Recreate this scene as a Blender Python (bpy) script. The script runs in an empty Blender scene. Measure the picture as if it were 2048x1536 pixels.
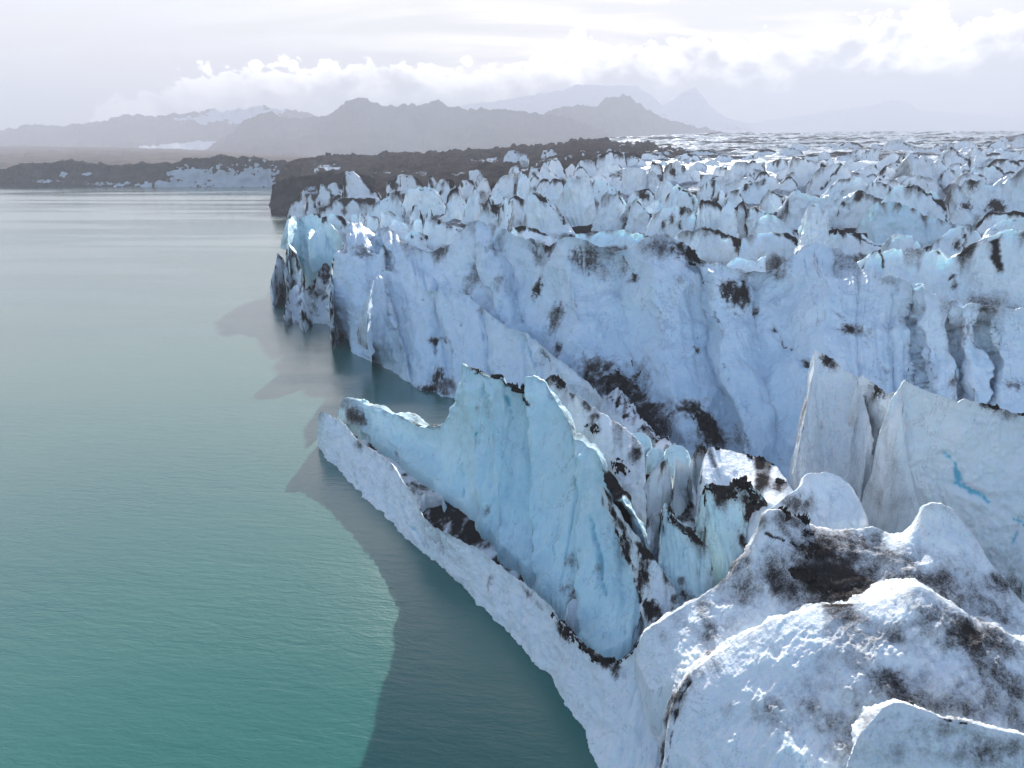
import bpy, math, random
import numpy as np

# ------------------------------------------------------------------ basics
PITCH, FPX, CAMH = math.radians(19.0), 1366.0, 40.0
CP, SP = math.cos(PITCH), math.sin(PITCH)
SUN_EL, SUN_AZ = math.radians(23.5), math.radians(7)       # azimuth measured to the right of +Y
scene = bpy.context.scene
COL = scene.collection
rng = random.Random(7)

# survey sheets: (x0, y0, scale) of the enlargements the outlines were measured on
CROP = {'f': (0, 0, 1), 'c1': (0, 0, 2), 'c2': (1024, 0, 2), 'c3': (500, 250, 3.908), 'c4': (1024, 250, 3.9375),
        'c5': (1536, 250, 3.9375), 'c6': (500, 600, 2.56), 'c7': (1250, 640, 2.56), 'c8': (1100, 900, 2.16)}

def crop(c, pts):
    x0, y0, k = CROP[c]
    return [(x0 + p[0] / k, y0 + p[1] / k) + tuple(p[2:]) for p in pts]

def ray(px, py):
    a = (np.asarray(px, float) - 1024) / FPX
    b = (np.asarray(py, float) - 768) / FPX
    return a, CP - b * SP, SP + b * CP          # sideways, forward, down per unit

def unproj(px, py, v, mode):
    a, f, d = ray(px, py)
    s = (CAMH - v) / d if mode == 'z' else v / f
    return np.stack([a * s, f * s, CAMH - d * s], -1)

def project(P):
    Y, Z = P[..., 1], P[..., 2] - CAMH
    depth = Y * CP - Z * SP
    up = Y * SP + Z * CP
    return 1024 + FPX * P[..., 0] / depth, 768 - FPX * up / depth, depth

# ------------------------------------------------------------------ noise
_r = np.random.RandomState(3)
_PERM = np.concatenate([_r.permutation(256)] * 3).astype(np.int32)
_G = _r.normal(size=(256, 3)).astype(np.float32)
_G /= np.linalg.norm(_G, axis=1, keepdims=True)

def perlin(P):
    P = np.asarray(P, np.float32)
    sh = P.shape[:-1]
    P = P.reshape(-1, 3)
    i = np.floor(P)
    f = P - i
    i = i.astype(np.int32) & 255
    w = f * f * f * (f * (f * 6 - 15) + 10)
    out = np.zeros(len(P), np.float32)
    for dx in (0, 1):
        hx = _PERM[i[:, 0] + dx]
        wx = w[:, 0] if dx else 1 - w[:, 0]
        for dy in (0, 1):
            hy = _PERM[hx + i[:, 1] + dy]
            wy = w[:, 1] if dy else 1 - w[:, 1]
            for dz in (0, 1):
                g = _G[_PERM[hy + i[:, 2] + dz]]
                wz = w[:, 2] if dz else 1 - w[:, 2]
                out += wx * wy * wz * (g[:, 0] * (f[:, 0] - dx) + g[:, 1] * (f[:, 1] - dy) + g[:, 2] * (f[:, 2] - dz))
    return (out * 1.6).reshape(sh)

def fbm(P, octv=4, gain=0.5, lac=2.03):
    P = np.asarray(P, np.float32)
    o = 0.0
    a = 1.0
    for k in range(octv):
        o = o + a * perlin(P * (lac ** k) + 17.3 * k)
        a *= gain
    return o

def ridged(P, octv=4):
    P = np.asarray(P, np.float32)
    o, a = 0.0, 1.0
    for k in range(octv):
        o = o + a * (1 - np.abs(perlin(P * (2.07 ** k) + 9.1 * k)) * 1.6)
        a *= 0.5
    return o / 1.9 - 0.5

def sstep(a, b, x):
    t = np.clip((x - a) / (b - a), 0, 1)
    return t * t * (3 - 2 * t)

# ------------------------------------------------------------------ materials
def nt(name):
    m = bpy.data.materials.new(name)
    m.use_nodes = True
    t = m.node_tree
    t.nodes.clear()
    return m, t

def N(t, typ, **kw):
    n = t.nodes.new(typ)
    for k, v in kw.items():
        if k.startswith('i_'):
            n.inputs[k[2:]].default_value = v
        elif k.startswith('n_'):
            n.inputs[int(k[2:])].default_value = v
        else:
            setattr(n, k, v)
    return n

def L(t, a, b):
    t.links.new(a, b)

def math_n(t, op, a, b=None, clamp=False):
    n = N(t, 'ShaderNodeMath', operation=op, use_clamp=clamp)
    for k, v in ((0, a), (1, b)):
        if v is None:
            continue
        if isinstance(v, (int, float)):
            n.inputs[k].default_value = v
        else:
            L(t, v, n.inputs[k])
    return n.outputs[0]

def maprange(t, v, a, b, c=0.0, d=1.0, smooth=True):
    n = N(t, 'ShaderNodeMapRange')
    if smooth:
        n.interpolation_type = 'SMOOTHSTEP'
    L(t, v, n.inputs['Value'])
    n.inputs['From Min'].default_value = a
    n.inputs['From Max'].default_value = b
    n.inputs['To Min'].default_value = c
    n.inputs['To Max'].default_value = d
    return n.outputs['Result']

def mix(t, f, a, b):
    n = N(t, 'ShaderNodeMix', data_type='RGBA')
    for s, v in ((n.inputs['Factor'], f), (n.inputs[6], a), (n.inputs[7], b)):
        if isinstance(v, (int, float)):
            s.default_value = v
        elif isinstance(v, tuple):
            s.default_value = (*v, 1)
        else:
            L(t, v, s)
    return n.outputs[2]

def noise(t, vec, scale, detail=4, rough=0.55, dist=0.0):
    n = N(t, 'ShaderNodeTexNoise')
    n.inputs['Scale'].default_value = scale
    n.inputs['Detail'].default_value = detail
    n.inputs['Roughness'].default_value = rough
    n.inputs['Distortion'].default_value = dist
    L(t, vec, n.inputs['Vector'])
    return n.outputs['Fac']

def scaled(t, vec, s):
    n = N(t, 'ShaderNodeVectorMath', operation='MULTIPLY')
    L(t, vec, n.inputs[0])
    n.inputs[1].default_value = s
    return n.outputs[0]

def ice_material(name, fine, sss, tint, dustc=(0.17, 0.15, 0.145)):
    """clean, slightly blue glacier ice; attributes: dirt (volcanic grit lying on it), blue (dense clear ice, and shade painted toward the feet of walls)"""
    m, t = nt(name)
    pos = N(t, 'ShaderNodeNewGeometry').outputs['Position']
    dirt = N(t, 'ShaderNodeAttribute', attribute_name='dirt').outputs['Fac']
    blue = N(t, 'ShaderNodeAttribute', attribute_name='blue').outputs['Fac']
    n1 = noise(t, pos, 0.35 * fine, 8, 0.62)
    n2 = noise(t, scaled(t, pos, (1.0, 1.0, 0.18)), 1.3 * fine, 6, 0.6)
    n3 = noise(t, pos, 5.0 * fine, 5, 0.7)
    brk = math_n(t, 'ADD', math_n(t, 'MULTIPLY', math_n(t, 'SUBTRACT', n1, 0.5), 0.55),
                 math_n(t, 'MULTIPLY', math_n(t, 'SUBTRACT', n3, 0.5), 0.75))
    brk = math_n(t, 'ADD', brk, math_n(t, 'MULTIPLY', math_n(t, 'SUBTRACT', n2, 0.5), 0.45))
    d2 = math_n(t, 'ADD', dirt, brk)
    # hair cracks and faint grey bands in the ice
    v1 = math_n(t, 'ABSOLUTE', math_n(t, 'SUBTRACT', noise(t, scaled(t, pos, (1.0, 1.0, 0.33)), 0.16 * fine, 5, 0.6, 0.8), 0.5))
    vein = maprange(t, v1, 0.001, 0.010, 0.4, 0.0)
    band = maprange(t, noise(t, scaled(t, pos, (0.6, 0.6, 1.6)), 0.11 * fine, 6, 0.7), 0.46, 0.72, 0, 0.30)
    d2 = math_n(t, 'ADD', d2, math_n(t, 'MULTIPLY', band, 0.45))
    dust = math_n(t, 'MAXIMUM', maprange(t, d2, 0.06, 0.80, 0, 0.80), math_n(t, 'MULTIPLY', vein, maprange(t, n3, 0.4, 0.6)))
    grit = maprange(t, d2, 0.46, 0.92)
    c = mix(t, maprange(t, n1, 0.3, 0.7, 0, 0.5), tint[0], tint[1])
    c = mix(t, math_n(t, 'ADD', math_n(t, 'MULTIPLY', blue, 0.9), maprange(t, n2, 0.55, 0.8, 0, 0.25), True), c, tint[2])
    c = mix(t, dust, c, dustc)
    dk = mix(t, n3, (0.014, 0.012, 0.012), (0.055, 0.047, 0.044))
    c = mix(t, grit, c, dk)
    b = N(t, 'ShaderNodeBsdfPrincipled')
    L(t, c, b.inputs['Base Color'])
    L(t, maprange(t, d2, 0.1, 0.6, 0.42, 0.85), b.inputs['Roughness'])
    b.inputs['IOR'].default_value = 1.31
    L(t, maprange(t, d2, 0.1, 0.7, 0.5, 0.12), b.inputs['Specular IOR Level'])
    if sss:
        L(t, maprange(t, d2, 0.15, 0.5, sss, 0.0), b.inputs['Subsurface Weight'])
        b.inputs['Subsurface Radius'].default_value = (0.25, 0.7, 1.0)
        b.inputs['Subsurface Scale'].default_value = 0.9
    # pitted melt surface: runnels down the faces, cup-sized pits, crystals
    h = math_n(t, 'ADD', math_n(t, 'MULTIPLY', n2, 0.35), math_n(t, 'MULTIPLY', n1, 0.5))
    bp = N(t, 'ShaderNodeBump')
    bp.inputs['Strength'].default_value = 0.8
    bp.inputs['Distance'].default_value = 1.0 / fine
    L(t, h, bp.inputs['Height'])
    bp2 = N(t, 'ShaderNodeBump')
    bp2.inputs['Strength'].default_value = 0.55
    bp2.inputs['Distance'].default_value = 0.2 / fine
    L(t, math_n(t, 'ADD', n3, math_n(t, 'MULTIPLY', noise(t, pos, 17 * fine, 3, 0.7), 0.35)), bp2.inputs['Height'])
    L(t, bp.outputs[0], bp2.inputs['Normal'])
    L(t, bp2.outputs[0], b.inputs['Normal'])
    df = N(t, 'ShaderNodeBsdfDiffuse')
    L(t, c, df.inputs['Color'])
    L(t, bp2.outputs[0], df.inputs['Normal'])
    ms = N(t, 'ShaderNodeMixShader')
    L(t, maprange(t, d2, 0.15, 0.55), ms.inputs[0])
    L(t, b.outputs[0], ms.inputs[1])
    L(t, df.outputs[0], ms.inputs[2])
    o = N(t, 'ShaderNodeOutputMaterial')
    L(t, ms.outputs[0], o.inputs['Surface'])
    return m

def simple_rock(name, c0, c1, scale, snow=None, bump=0.6, bdist=0.3):
    m, t = nt(name)
    pos = N(t, 'ShaderNodeNewGeometry').outputs['Position']
    dirt = N(t, 'ShaderNodeAttribute', attribute_name='dirt').outputs['Fac']
    n1 = noise(t, pos, scale, 8, 0.65)
    n2 = noise(t, pos, scale * 6, 5, 0.7)
    c = mix(t, maprange(t, n1, 0.3, 0.7), c0, c1)
    c = mix(t, maprange(t, n2, 0.55, 0.8, 0, 0.35), c, c1)
    b = N(t, 'ShaderNodeBsdfDiffuse')
    b.inputs['Roughness'].default_value = 0.4
    if snow:
        # the dirt attribute is 1 on grit and 0 where bare ice or snow shows
        d2 = math_n(t, 'ADD', dirt, math_n(t, 'ADD', math_n(t, 'MULTIPLY', math_n(t, 'SUBTRACT', n1, 0.5), 0.8),
                                           math_n(t, 'MULTIPLY', math_n(t, 'SUBTRACT', n2, 0.5), 0.8)))
        c = mix(t, maprange(t, d2, 0.35, 0.65), snow, c)
    L(t, c, b.inputs['Color'])
    bp = N(t, 'ShaderNodeBump')
    bp.inputs['Strength'].default_value = bump
    bp.inputs['Distance'].default_value = bdist
    L(t, math_n(t, 'ADD', n1, math_n(t, 'MULTIPLY', n2, 0.4)), bp.inputs['Height'])
    L(t, bp.outputs[0], b.inputs['Normal'])
    o = N(t, 'ShaderNodeOutputMaterial')
    L(t, b.outputs[0], o.inputs['Surface'])
    return m

TINT = ((0.82, 0.89, 0.94), (0.66, 0.81, 0.91), (0.18, 0.55, 0.72))
M_NEAR = ice_material('near_ice', 1.6, 0.35, ((0.83, 0.88, 0.93), (0.69, 0.82, 0.91), TINT[2]), (0.20, 0.175, 0.165))
M_BLUE = ice_material('blue_ice', 1.2, 0.45, ((0.68, 0.86, 0.91), (0.52, 0.78, 0.87), (0.10, 0.46, 0.60)))
M_ICE = ice_material('glacier_ice', 0.8, 0.30, TINT)
M_WALL_SHADED = ice_material('shaded_wall_ice', 0.8, 0.25, ((0.74, 0.83, 0.92), (0.56, 0.74, 0.88), (0.20, 0.46, 0.68)))  # darker, bluer copy of the ice tint: crevasse shade put into the colour
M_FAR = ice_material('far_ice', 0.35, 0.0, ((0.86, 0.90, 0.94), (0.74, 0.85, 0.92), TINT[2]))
M_GRIT = simple_rock('black_grit', (0.012, 0.010, 0.010), (0.06, 0.05, 0.046), 1.8, None, 1.0, 0.25)
M_MORAINE = simple_rock('moraine_gravel', (0.020, 0.017, 0.016), (0.078, 0.064, 0.058), 0.07, (0.50, 0.56, 0.62), 0.9, 2.0)
M_PLAIN = simple_rock('outwash_gravel', (0.13, 0.105, 0.09), (0.22, 0.18, 0.155), 0.012, None, 0.7, 3.0)
M_MOUNT = simple_rock('mountain_rock', (0.03, 0.032, 0.038), (0.115, 0.108, 0.10), 0.004, (0.75, 0.78, 0.82), 0.6, 12.0)
M_BED = ice_material('glacier_bed', 0.22, 0.0, ((0.70, 0.77, 0.83), (0.52, 0.63, 0.72), TINT[2]), (0.036, 0.031, 0.030))

# ------------------------------------------------------------------ mesh output
def grid_faces(nu, nv, off=0):
    i = np.arange(nu - 1)[:, None] * nv + np.arange(nv - 1)[None, :] + off
    return np.stack([i, i + nv, i + nv + 1, i + 1], -1).reshape(-1, 4)

def make_mesh(name, V, faces, mat, attrs=None, extra=None, loc=None, parent=None):
    """V (n,3), faces (m,4); extra = list of polygons; the object's origin sits at loc"""
    me = bpy.data.meshes.new(name)
    V = np.asarray(V, np.float32)
    base = np.array(loc if loc is not None else (0, 0, 0), np.float32)
    me.vertices.add(len(V))
    me.vertices.foreach_set('co', (V - base).ravel())
    faces = np.asarray(faces, np.int32)
    loops = faces.ravel()
    starts = np.arange(len(faces)) * 4
    tot = np.full(len(faces), 4)
    for p in extra or ():
        starts = np.append(starts, len(loops))
        tot = np.append(tot, len(p))
        loops = np.concatenate([loops, np.asarray(p, np.int32)])
    me.loops.add(len(loops))
    me.loops.foreach_set('vertex_index', loops.astype(np.int32))
    me.polygons.add(len(starts))
    me.polygons.foreach_set('loop_start', starts.astype(np.int32))
    me.polygons.foreach_set('loop_total', tot.astype(np.int32))
    me.polygons.foreach_set('use_smooth', np.ones(len(starts), bool))
    for k, v in (attrs or {}).items():
        at = me.attributes.new(k, 'FLOAT', 'POINT')
        at.data.foreach_set('value', np.asarray(v, np.float32).ravel())
    me.update(calc_edges=True)
    me.validate()
    me.materials.append(mat)
    o = bpy.data.objects.new(name, me)
    COL.objects.link(o)
    if parent is not None:
        o.parent = parent
        o.location = base - np.array(parent.location, np.float32)
    else:
        o.location = base
    return o

def tag(o, label=None, cat=None, group=None, kind=None):
    for k, v in (('label', label), ('category', cat), ('group', group), ('kind', kind)):
        if v:
            o[k] = v
    return o

# ------------------------------------------------------------------ the ice ridge builder
def resample(pts, n, default, smooth):
    """pts (x, y[, v]) -> n samples by picture-length; missing v are interpolated"""
    xy = np.array([p[:2] for p in pts], float)
    seg = np.hypot(*np.diff(xy, axis=0).T)
    s = np.concatenate([[0], np.cumsum(seg)])
    vi = [k for k, p in enumerate(pts) if len(p) > 2]
    v = np.interp(s, s[vi], [pts[k][2] for k in vi]) if vi else np.full(len(pts), float(0.0 if default is None else default))
    q = np.linspace(0, s[-1], n)
    out = np.stack([np.interp(q, s, xy[:, 0]), np.interp(q, s, xy[:, 1]), np.interp(q, s, v)], -1)
    return gsm(out, smooth * n / max(s[-1], 1e-6)), s[-1]

def gsm(A, sig):
    if sig < 0.4:
        return A
    r = int(3 * sig) + 1
    k = np.exp(-0.5 * (np.arange(-r, r + 1) / sig) ** 2)
    k /= k.sum()
    sh = A.shape
    A2 = A.reshape(sh[0], -1)
    P = np.concatenate([2 * A2[:1] - A2[1:r + 1][::-1] if sh[0] > r else np.repeat(A2[:1], r, 0), A2,
                        2 * A2[-1:] - A2[-r - 1:-1][::-1] if sh[0] > r else np.repeat(A2[-1:], r, 0)], 0)
    out = np.stack([np.convolve(P[:, c], k, 'valid') for c in range(P.shape[1])], -1)
    return out[:sh[0]].reshape(sh)

def normals(P):
    du = np.gradient(P, axis=0)
    dv = np.gradient(P, axis=1)
    n = np.cross(dv, du)
    n /= np.linalg.norm(n, axis=-1, keepdims=True) + 1e-9
    return n

def sheet(name, label, cat, c, crest, foot, *, cm='z', fm='z', cv=None, fv=None, step=3.0, prof=1.5, T=5.0, D=10.0, q=1.8,
          amp=0.5, lam=5.0, flute=0.4, flam=3.0, jag=0.25, smooth=4.0, fsm=12.0, cd=0.5, bd=0.3, fd=0.0, haze_d=0.0, fall=1.5, spots=(),
          lines=(), caps=(), seed=0, mat=None, group=None, kind=None, ext=4.0, fine=0.08, nback=None, blue0=0.0, rimb=0.0,
          backdir=None, split=True, dsm=0.07, grow=0.16, relief=(), slant=0.0, deep_shade=0.0, grain=None):
    """One ridge of ice: a crest line and a foot line, a worn face between them, a top falling away behind."""
    seedv = np.array([seed * 13.7, seed * 7.3, seed * 3.1], np.float32)
    crest, foot = crop(c, crest), crop(c, foot)
    L0 = sum(math.dist(a[:2], b[:2]) for a, b in zip(crest, crest[1:]))
    n = max(14, int(L0 / step))
    C, _ = resample(crest, n, cv, smooth)
    Fo, _ = resample(foot, n, fv, fsm)
    drop = np.hypot(Fo[:, 0] - C[:, 0], Fo[:, 1] - C[:, 1]).mean()
    nf = int(np.clip(drop / step, 10, 260))
    Pc = unproj(C[:, 0], C[:, 1], C[:, 2], cm)
    Pf = unproj(Fo[:, 0], Fo[:, 1], Fo[:, 2], fm)
    if cm == 'z':                                    # peaks stand higher, not farther away: even out the distance along the ridge
        Ys = gsm(Pc[:, 1:2], n * dsm)[:, 0]
        a_, f_, d_ = ray(C[:, 0], C[:, 1])
        Pc = np.stack([a_ / f_ * Ys, Ys, CAMH - d_ / f_ * Ys], -1)
    mpp = float(np.linalg.norm(Pc - np.array([0, 0, CAMH]), axis=1).mean() / FPX)     # metres per picture unit here
    s = np.concatenate([[0], np.cumsum(np.linalg.norm(np.diff(Pc, axis=0), axis=1))])
    # broken crest
    jn = fbm(np.stack([s / (14 * mpp + 0.6), np.full(n, seed * 3.7), np.zeros(n)], -1) + seedv, 5, 0.6)
    Pc[:, 2] += jag * jn
    # direction in which the top falls away
    bdv = (Pc - Pf)[:, :2]
    bdv = gsm(bdv, n * 0.06)
    if backdir is not None:
        bdv = np.tile(np.array(backdir, float), (n, 1))
    ln = np.linalg.norm(bdv, axis=1, keepdims=True)
    bdv = np.where(ln > 0.3, bdv / np.maximum(ln, 1e-6), np.array([[0.2, 0.98]]))
    u = np.linspace(0, 1, n)
    endw = sstep(0, 0.05, u) * sstep(1, 0.95, u) * 0.97 + 0.03
    nb = nback or int(np.clip(T / (mpp * step) * 0.6, 8, 70))
    tb = (np.arange(nb, 0, -1) / nb) ** 1.4
    Tn = T * (0.75 + 0.5 * perlin(np.stack([s / (T * 1.5 + 1), np.zeros(n), np.full(n, 5.5 + seed)], -1))) * endw
    back = Pc[:, None, :].repeat(nb, 1)
    back[..., :2] += bdv[:, None, :] * (Tn[:, None] * tb[None, :])[..., None]
    back[..., 2] -= D * (tb[None, :] ** q) * (0.8 + 0.2 * endw[:, None])
    t = np.linspace(0, 1, nf) ** 1.15
    hx = t ** prof
    front = np.empty((n, nf, 3))
    Ps = gsm(Pc, n * 0.05)                           # the notches of the crest die out down the face
    wt = np.exp(-t / grow)[None, :, None]
    Pe = Pc[:, None, :] * wt + Ps[:, None, :] * (1 - wt)
    front[..., :2] = Pe[..., :2] + (Pf[:, None, :2] - Pe[..., :2]) * hx[None, :, None]
    front[..., 2] = Pe[..., 2] + (Pf[:, None, 2] - Pe[..., 2]) * t[None, :]
    if len(relief):                                  # planes of the face: in plan the wall zigzags, with clefts between the panels
        x0_, y0_, k0_ = CROP[c]
        rx_ = np.array([x0_ + q_[0] / k0_ for q_ in relief])
        xcol = C[:, 0][:, None] + 0 * t[None, :]
        wig = 10 * fbm(np.stack([front[..., 2] / 5.0, front[..., 0] / 9.0, np.full(front.shape[:2], seed * 1.0)], -1), 3) / k0_ * (2.0 if k0_ == 1 else 1.6)
        off = np.interp(xcol - slant / k0_ * t[None, :] + wig, rx_, [q_[1] for q_ in relief])
        off = off * sstep(0, 0.10, t)[None, :] * sstep(1.15, 0.75, t)[None, :]
        front[..., :2] -= bdv[:, None, :] * off[..., None]
    dirn = front[:, -1] - front[:, -2]
    dirn[:, :2] *= 0.3
    dirn[:, 2] = -np.abs(dirn[:, 2]) - 0.05
    dirn /= np.linalg.norm(dirn, axis=1, keepdims=True)
    low = front[:, -1:, :] + dirn[:, None, :] * np.linspace(0.25, 1, 4)[None, :, None] * ext
    P = np.concatenate([back, front, low], 1)
    nv = P.shape[1]
    vrow = np.concatenate([-tb, t, np.ones(4)])
    below = np.abs(P[..., 2] - Pc[:, None, 2])                     # metres under the crest
    Q = P.astype(np.float32)
    nrm = normals(P)
    # orient outward (up on the back, to the viewer's side of the crest on the face)
    if nrm[:, nb // 2, 2].mean() < 0:
        nrm = -nrm
    w = sstep(0, max(1.2 * fall, 4 * mpp), below + np.where(vrow < 0, 0.3 * np.abs(vrow) * T, 0)[None, :])
    big = 0.5 * fbm(Q / lam + seedv, 3) + 0.9 * (0.32 - np.abs(perlin(Q / (lam * 0.8) + seedv + 31)) - 0.45 * np.abs(perlin(Q / (lam * 0.33) + seedv + 37)) * 0.8)
    sc = np.stack([np.repeat((s / flam)[:, None], nv, 1) + 0.16 * big, P[..., 2] / (flam * 11), np.full(P.shape[:2], seed * 1.9)], -1)
    fl = 1 - np.abs(perlin(sc + seedv)) * 2.2
    fl2 = 1 - np.abs(perlin(sc * np.array([2.7, 2.2, 1], np.float32) + seedv + 4)) * 2.2
    gm = sstep(-0.35, 0.35, perlin(np.stack([s / (flam * 3.3), np.full(n, 3.3 + seed), np.zeros(n)], -1) + seedv))[:, None]
    groove = np.clip(fl, 0, 1) ** 5 * gm + 0.35 * np.clip(fl2, 0, 1) ** 4 * (0.3 + 0.7 * gm)
    frontw = np.where(vrow >= 0, 1.0, 0.25)[None, :]
    small = fbm(Q / (lam * 0.22) + seedv + 3.3, 4, 0.55)
    disp = w * (amp * big - 0.8 * flute * groove * frontw + amp * 0.22 * small)
    disp += 1.1 * fine * fbm(Q / (lam * 0.13) + seedv + 6.1, 3, 0.6) * np.clip(w + 0.2, 0, 1)
    disp += fine * fbm(Q / (lam * 0.05) + seedv, 3, 0.6) * np.clip(w + 0.35, 0, 1)
    if grain:                                       # melt ridges running one way over the surface
        ang, wl, ga = math.radians(grain[0]), grain[1], grain[2]
        ga_u = (Q[..., 0] * math.cos(ang) + Q[..., 1] * math.sin(ang)) / (wl * 7)
        ga_v = (-Q[..., 0] * math.sin(ang) + Q[..., 1] * math.cos(ang)) / wl + 0.6 * big
        gq = np.stack([ga_u, ga_v, Q[..., 2] / (wl * 4)], -1) + seedv
        disp = disp + ga * np.clip(w + 0.2, 0, 1) * (0.6 - 1.5 * np.abs(perlin(gq)) - 0.6 * np.abs(perlin(gq * np.array([2.1, 2.3, 2.0], np.float32) + 3)))
    P = P + nrm * disp[..., None]
    # ---- grit on the surface
    px, py, dep = project(P)
    st = perlin(np.stack([s / (1.1 * fall + 8 * mpp), np.full(n, 1.7 + seed), np.zeros(n)], -1) + seedv)
    st2 = perlin(np.stack([s / (0.3 * fall + 3 * mpp), np.full(n, 8.7 + seed), np.zeros(n)], -1) + seedv)
    length = fall * (0.35 + np.clip(st + 0.35 + 0.5 * st2, 0, 2.0) * 1.6)[:, None]
    patch = fbm(Q / (lam * 0.9) + seedv + 11, 3)
    facing = sstep(-0.1, 0.5, patch + 0.25 * st[:, None])
    dirt = np.where(vrow[None, :] >= 0, cd * np.clip(1.15 - below / length, 0, 1) * (0.25 + 0.75 * sstep(-0.25, 0.3, st)[:, None]),
                    (bd + 0.5 * cd * facing) * (0.55 + 0.6 * patch))
    dirt = dirt + haze_d * sstep(0.05, 0.6, patch) * np.where(vrow >= 0, 1, 0.6)[None, :]
    if fd:
        tt = np.clip(vrow, 0, 1)[None, :]
        dirt = dirt + fd * sstep(0.70, 1.02, tt + 0.2 * patch)
    dirt = dirt + 0.22 * np.clip(groove - 0.6, 0, 1) * frontw * (0.3 + cd)
    blue = blue0 + rimb * np.exp(-below / 0.8) * np.where(vrow >= -0.2, 1, 0)[None, :] + np.zeros_like(dirt) + deep_shade * sstep(0.1, 1.0, np.clip(vrow, 0, 1) + 0.0)[None, :] * (1 + 0.5 * patch)  # last term paints shade into the ice, bluer and darker toward the foot
    fsel = (vrow >= 0)
    Pfz, pxf, pyf = P[:, fsel], px[:, fsel], py[:, fsel]

    def surf(x, y):
        k = np.argmin((pxf - x) ** 2 + (pyf - y) ** 2)
        return Pfz.reshape(-1, 3)[k], dep[:, fsel].ravel()[k] / FPX
    kx = CROP[c][2]
    for (x, y, rx, ry, sv) in spots:
        (x, y), = crop(c, [(x, y)])
        c0, mp = surf(x, y)
        d = P - c0
        e = np.sqrt((np.hypot(d[..., 0], d[..., 1]) / (rx / kx * mp)) ** 2 + (d[..., 2] / (ry / kx * mp)) ** 2)
        m = e < 3
        nn = fbm(P[m] / (np.array([1, 1, 2.6]) * (0.4 * rx / kx * mp + 0.05)) + seedv, 5, 0.65)
        dirt[m] += sv * sstep(1.75, 0.1, e[m] + 0.6 * nn) * (1 - np.clip(dirt[m], 0, 1) * 0.8)
    for (pl, wd, dv_, bv, dep_m) in lines:
        pl = crop(c, pl)
        W = [surf(x, y) for x, y in pl]
        best = np.full(P.shape[:2], 1e9)
        wm = wd / kx * W[0][1]
        wob = np.stack([fbm(Q / (6 * wm + 0.2) + seedv + 2 + 9 * k_, 4, 0.6) for k_ in range(3)], -1) * (1.1 * wm)
        for (a, _), (b, _) in zip(W, W[1:]):
            ab = b - a
            h = np.clip(((P + wob - a) @ ab) / (ab @ ab + 1e-9), 0, 1)
            best = np.minimum(best, np.linalg.norm(P + wob - a - h[..., None] * ab, axis=-1))
        vw = np.clip(0.75 + 1.1 * fbm(Q / (9 * wm + 0.3) + seedv + 40, 3), 0.5, 1.6)      # the line swells and pinches out
        g = sstep(1.25, 0.25, best / (wm * vw))
        dirt += dv_ * g * (1 - np.clip(dirt, 0, 1) * 0.7)
        blue += bv * sstep(1.3, 0.4, best / (wm * vw))
        P = P - nrm * (dep_m * sstep(2.6, 0.0, best / wm) * np.clip(vw, 0.4, 1.2))[..., None]
    dirt = np.clip(dirt, -0.4, 1.3)
    base = np.array([P[..., 0].mean(), P[..., 1].mean(), float(Pf[:, 2].min())])
    vv = P.reshape(-1, 3)
    att = {'dirt': dirt, 'blue': blue}
    if split:
        o = bpy.data.objects.new(name, None)
        COL.objects.link(o)
        o.location = base
        o.empty_display_size = 2
        for nm, sl in (('top', slice(0, nb + 1)), ('face', slice(nb, nv))):
            k = sl.stop - sl.start
            Vp = P[:, sl].reshape(-1, 3)
            ap = {q_: w_[:, sl].ravel() for q_, w_ in att.items()}
            ends = None
            if nm == 'top':                          # it also closes both ends of the ridge
                m0 = n * k
                nx = nv - k
                Vp = np.concatenate([Vp, P[0, k:], P[-1, k:]])
                ap = {q_: np.concatenate([v_, att[q_][0, k:], att[q_][-1, k:]]) for q_, v_ in ap.items()}
                e0 = list(range(k)) + [m0 + q_ for q_ in range(nx)]
                e1 = [(n - 1) * k + q_ for q_ in range(k)] + [m0 + nx + q_ for q_ in range(nx)]
                ends = [e0[::-1], e1]
            make_mesh(nm, Vp, grid_faces(n, k)[:, ::-1], mat or M_ICE, ap, ends, base, o)
    else:
        ends = [list(range(nv - 1, -1, -1)), [(n - 1) * nv + k for k in range(nv)]]
        o = make_mesh(name, vv, grid_faces(n, nv)[:, ::-1], mat or M_ICE, att, ends, base)
    tag(o, label, cat, group, kind)
    # ---- heaps of grit lying on it: each its own lumpy mesh sunk into the ice where it thins out
    nrm2 = normals(P)
    if nrm2[:, nb // 2, 2].mean() < 0:
        nrm2 = -nrm2
    for ci, (x, y, rx, ry, hgt) in enumerate(caps):
        (x, y), = crop(c, [(x, y)])
        allk = np.argmin((px - x) ** 2 + (py - y) ** 2)
        iu, iv = divmod(int(allk), nv)
        c0 = P[iu, iv]
        mp = dep[iu, iv] / FPX
        R = max(rx, ry) / kx * mp * 1.6
        d = P - c0
        m = np.linalg.norm(d, axis=-1) < R
        if m.sum() < 9:
            continue
        us = np.where(m.any(1))[0]
        vs = np.where(m.any(0))[0]
        sl = (slice(us[0], us[-1] + 1), slice(vs[0], vs[-1] + 1))
        B, nb_ = P[sl], nrm2[sl]
        if min(B.shape[:2]) < 3:
            continue
        d = B - c0
        e = np.sqrt((np.hypot(d[..., 0], d[..., 1]) / (rx / kx * mp)) ** 2 + (d[..., 2] / (ry / kx * mp)) ** 2)
        nn = fbm(B / (0.22 * R) + seedv + ci, 6, 0.68)
        th = hgt * (np.clip(0.75 - e, -0.8, 0.6) * 0.9 + 0.95 * nn * sstep(1.9, 0.5, e) - 0.25 * sstep(0.8, 1.5, e)) - 0.02
        upv = nb_ * 0.6 + np.array([0, 0, 0.4])
        V = B + upv * np.maximum(th, -0.5 * hgt - 0.05)[..., None]
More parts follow.
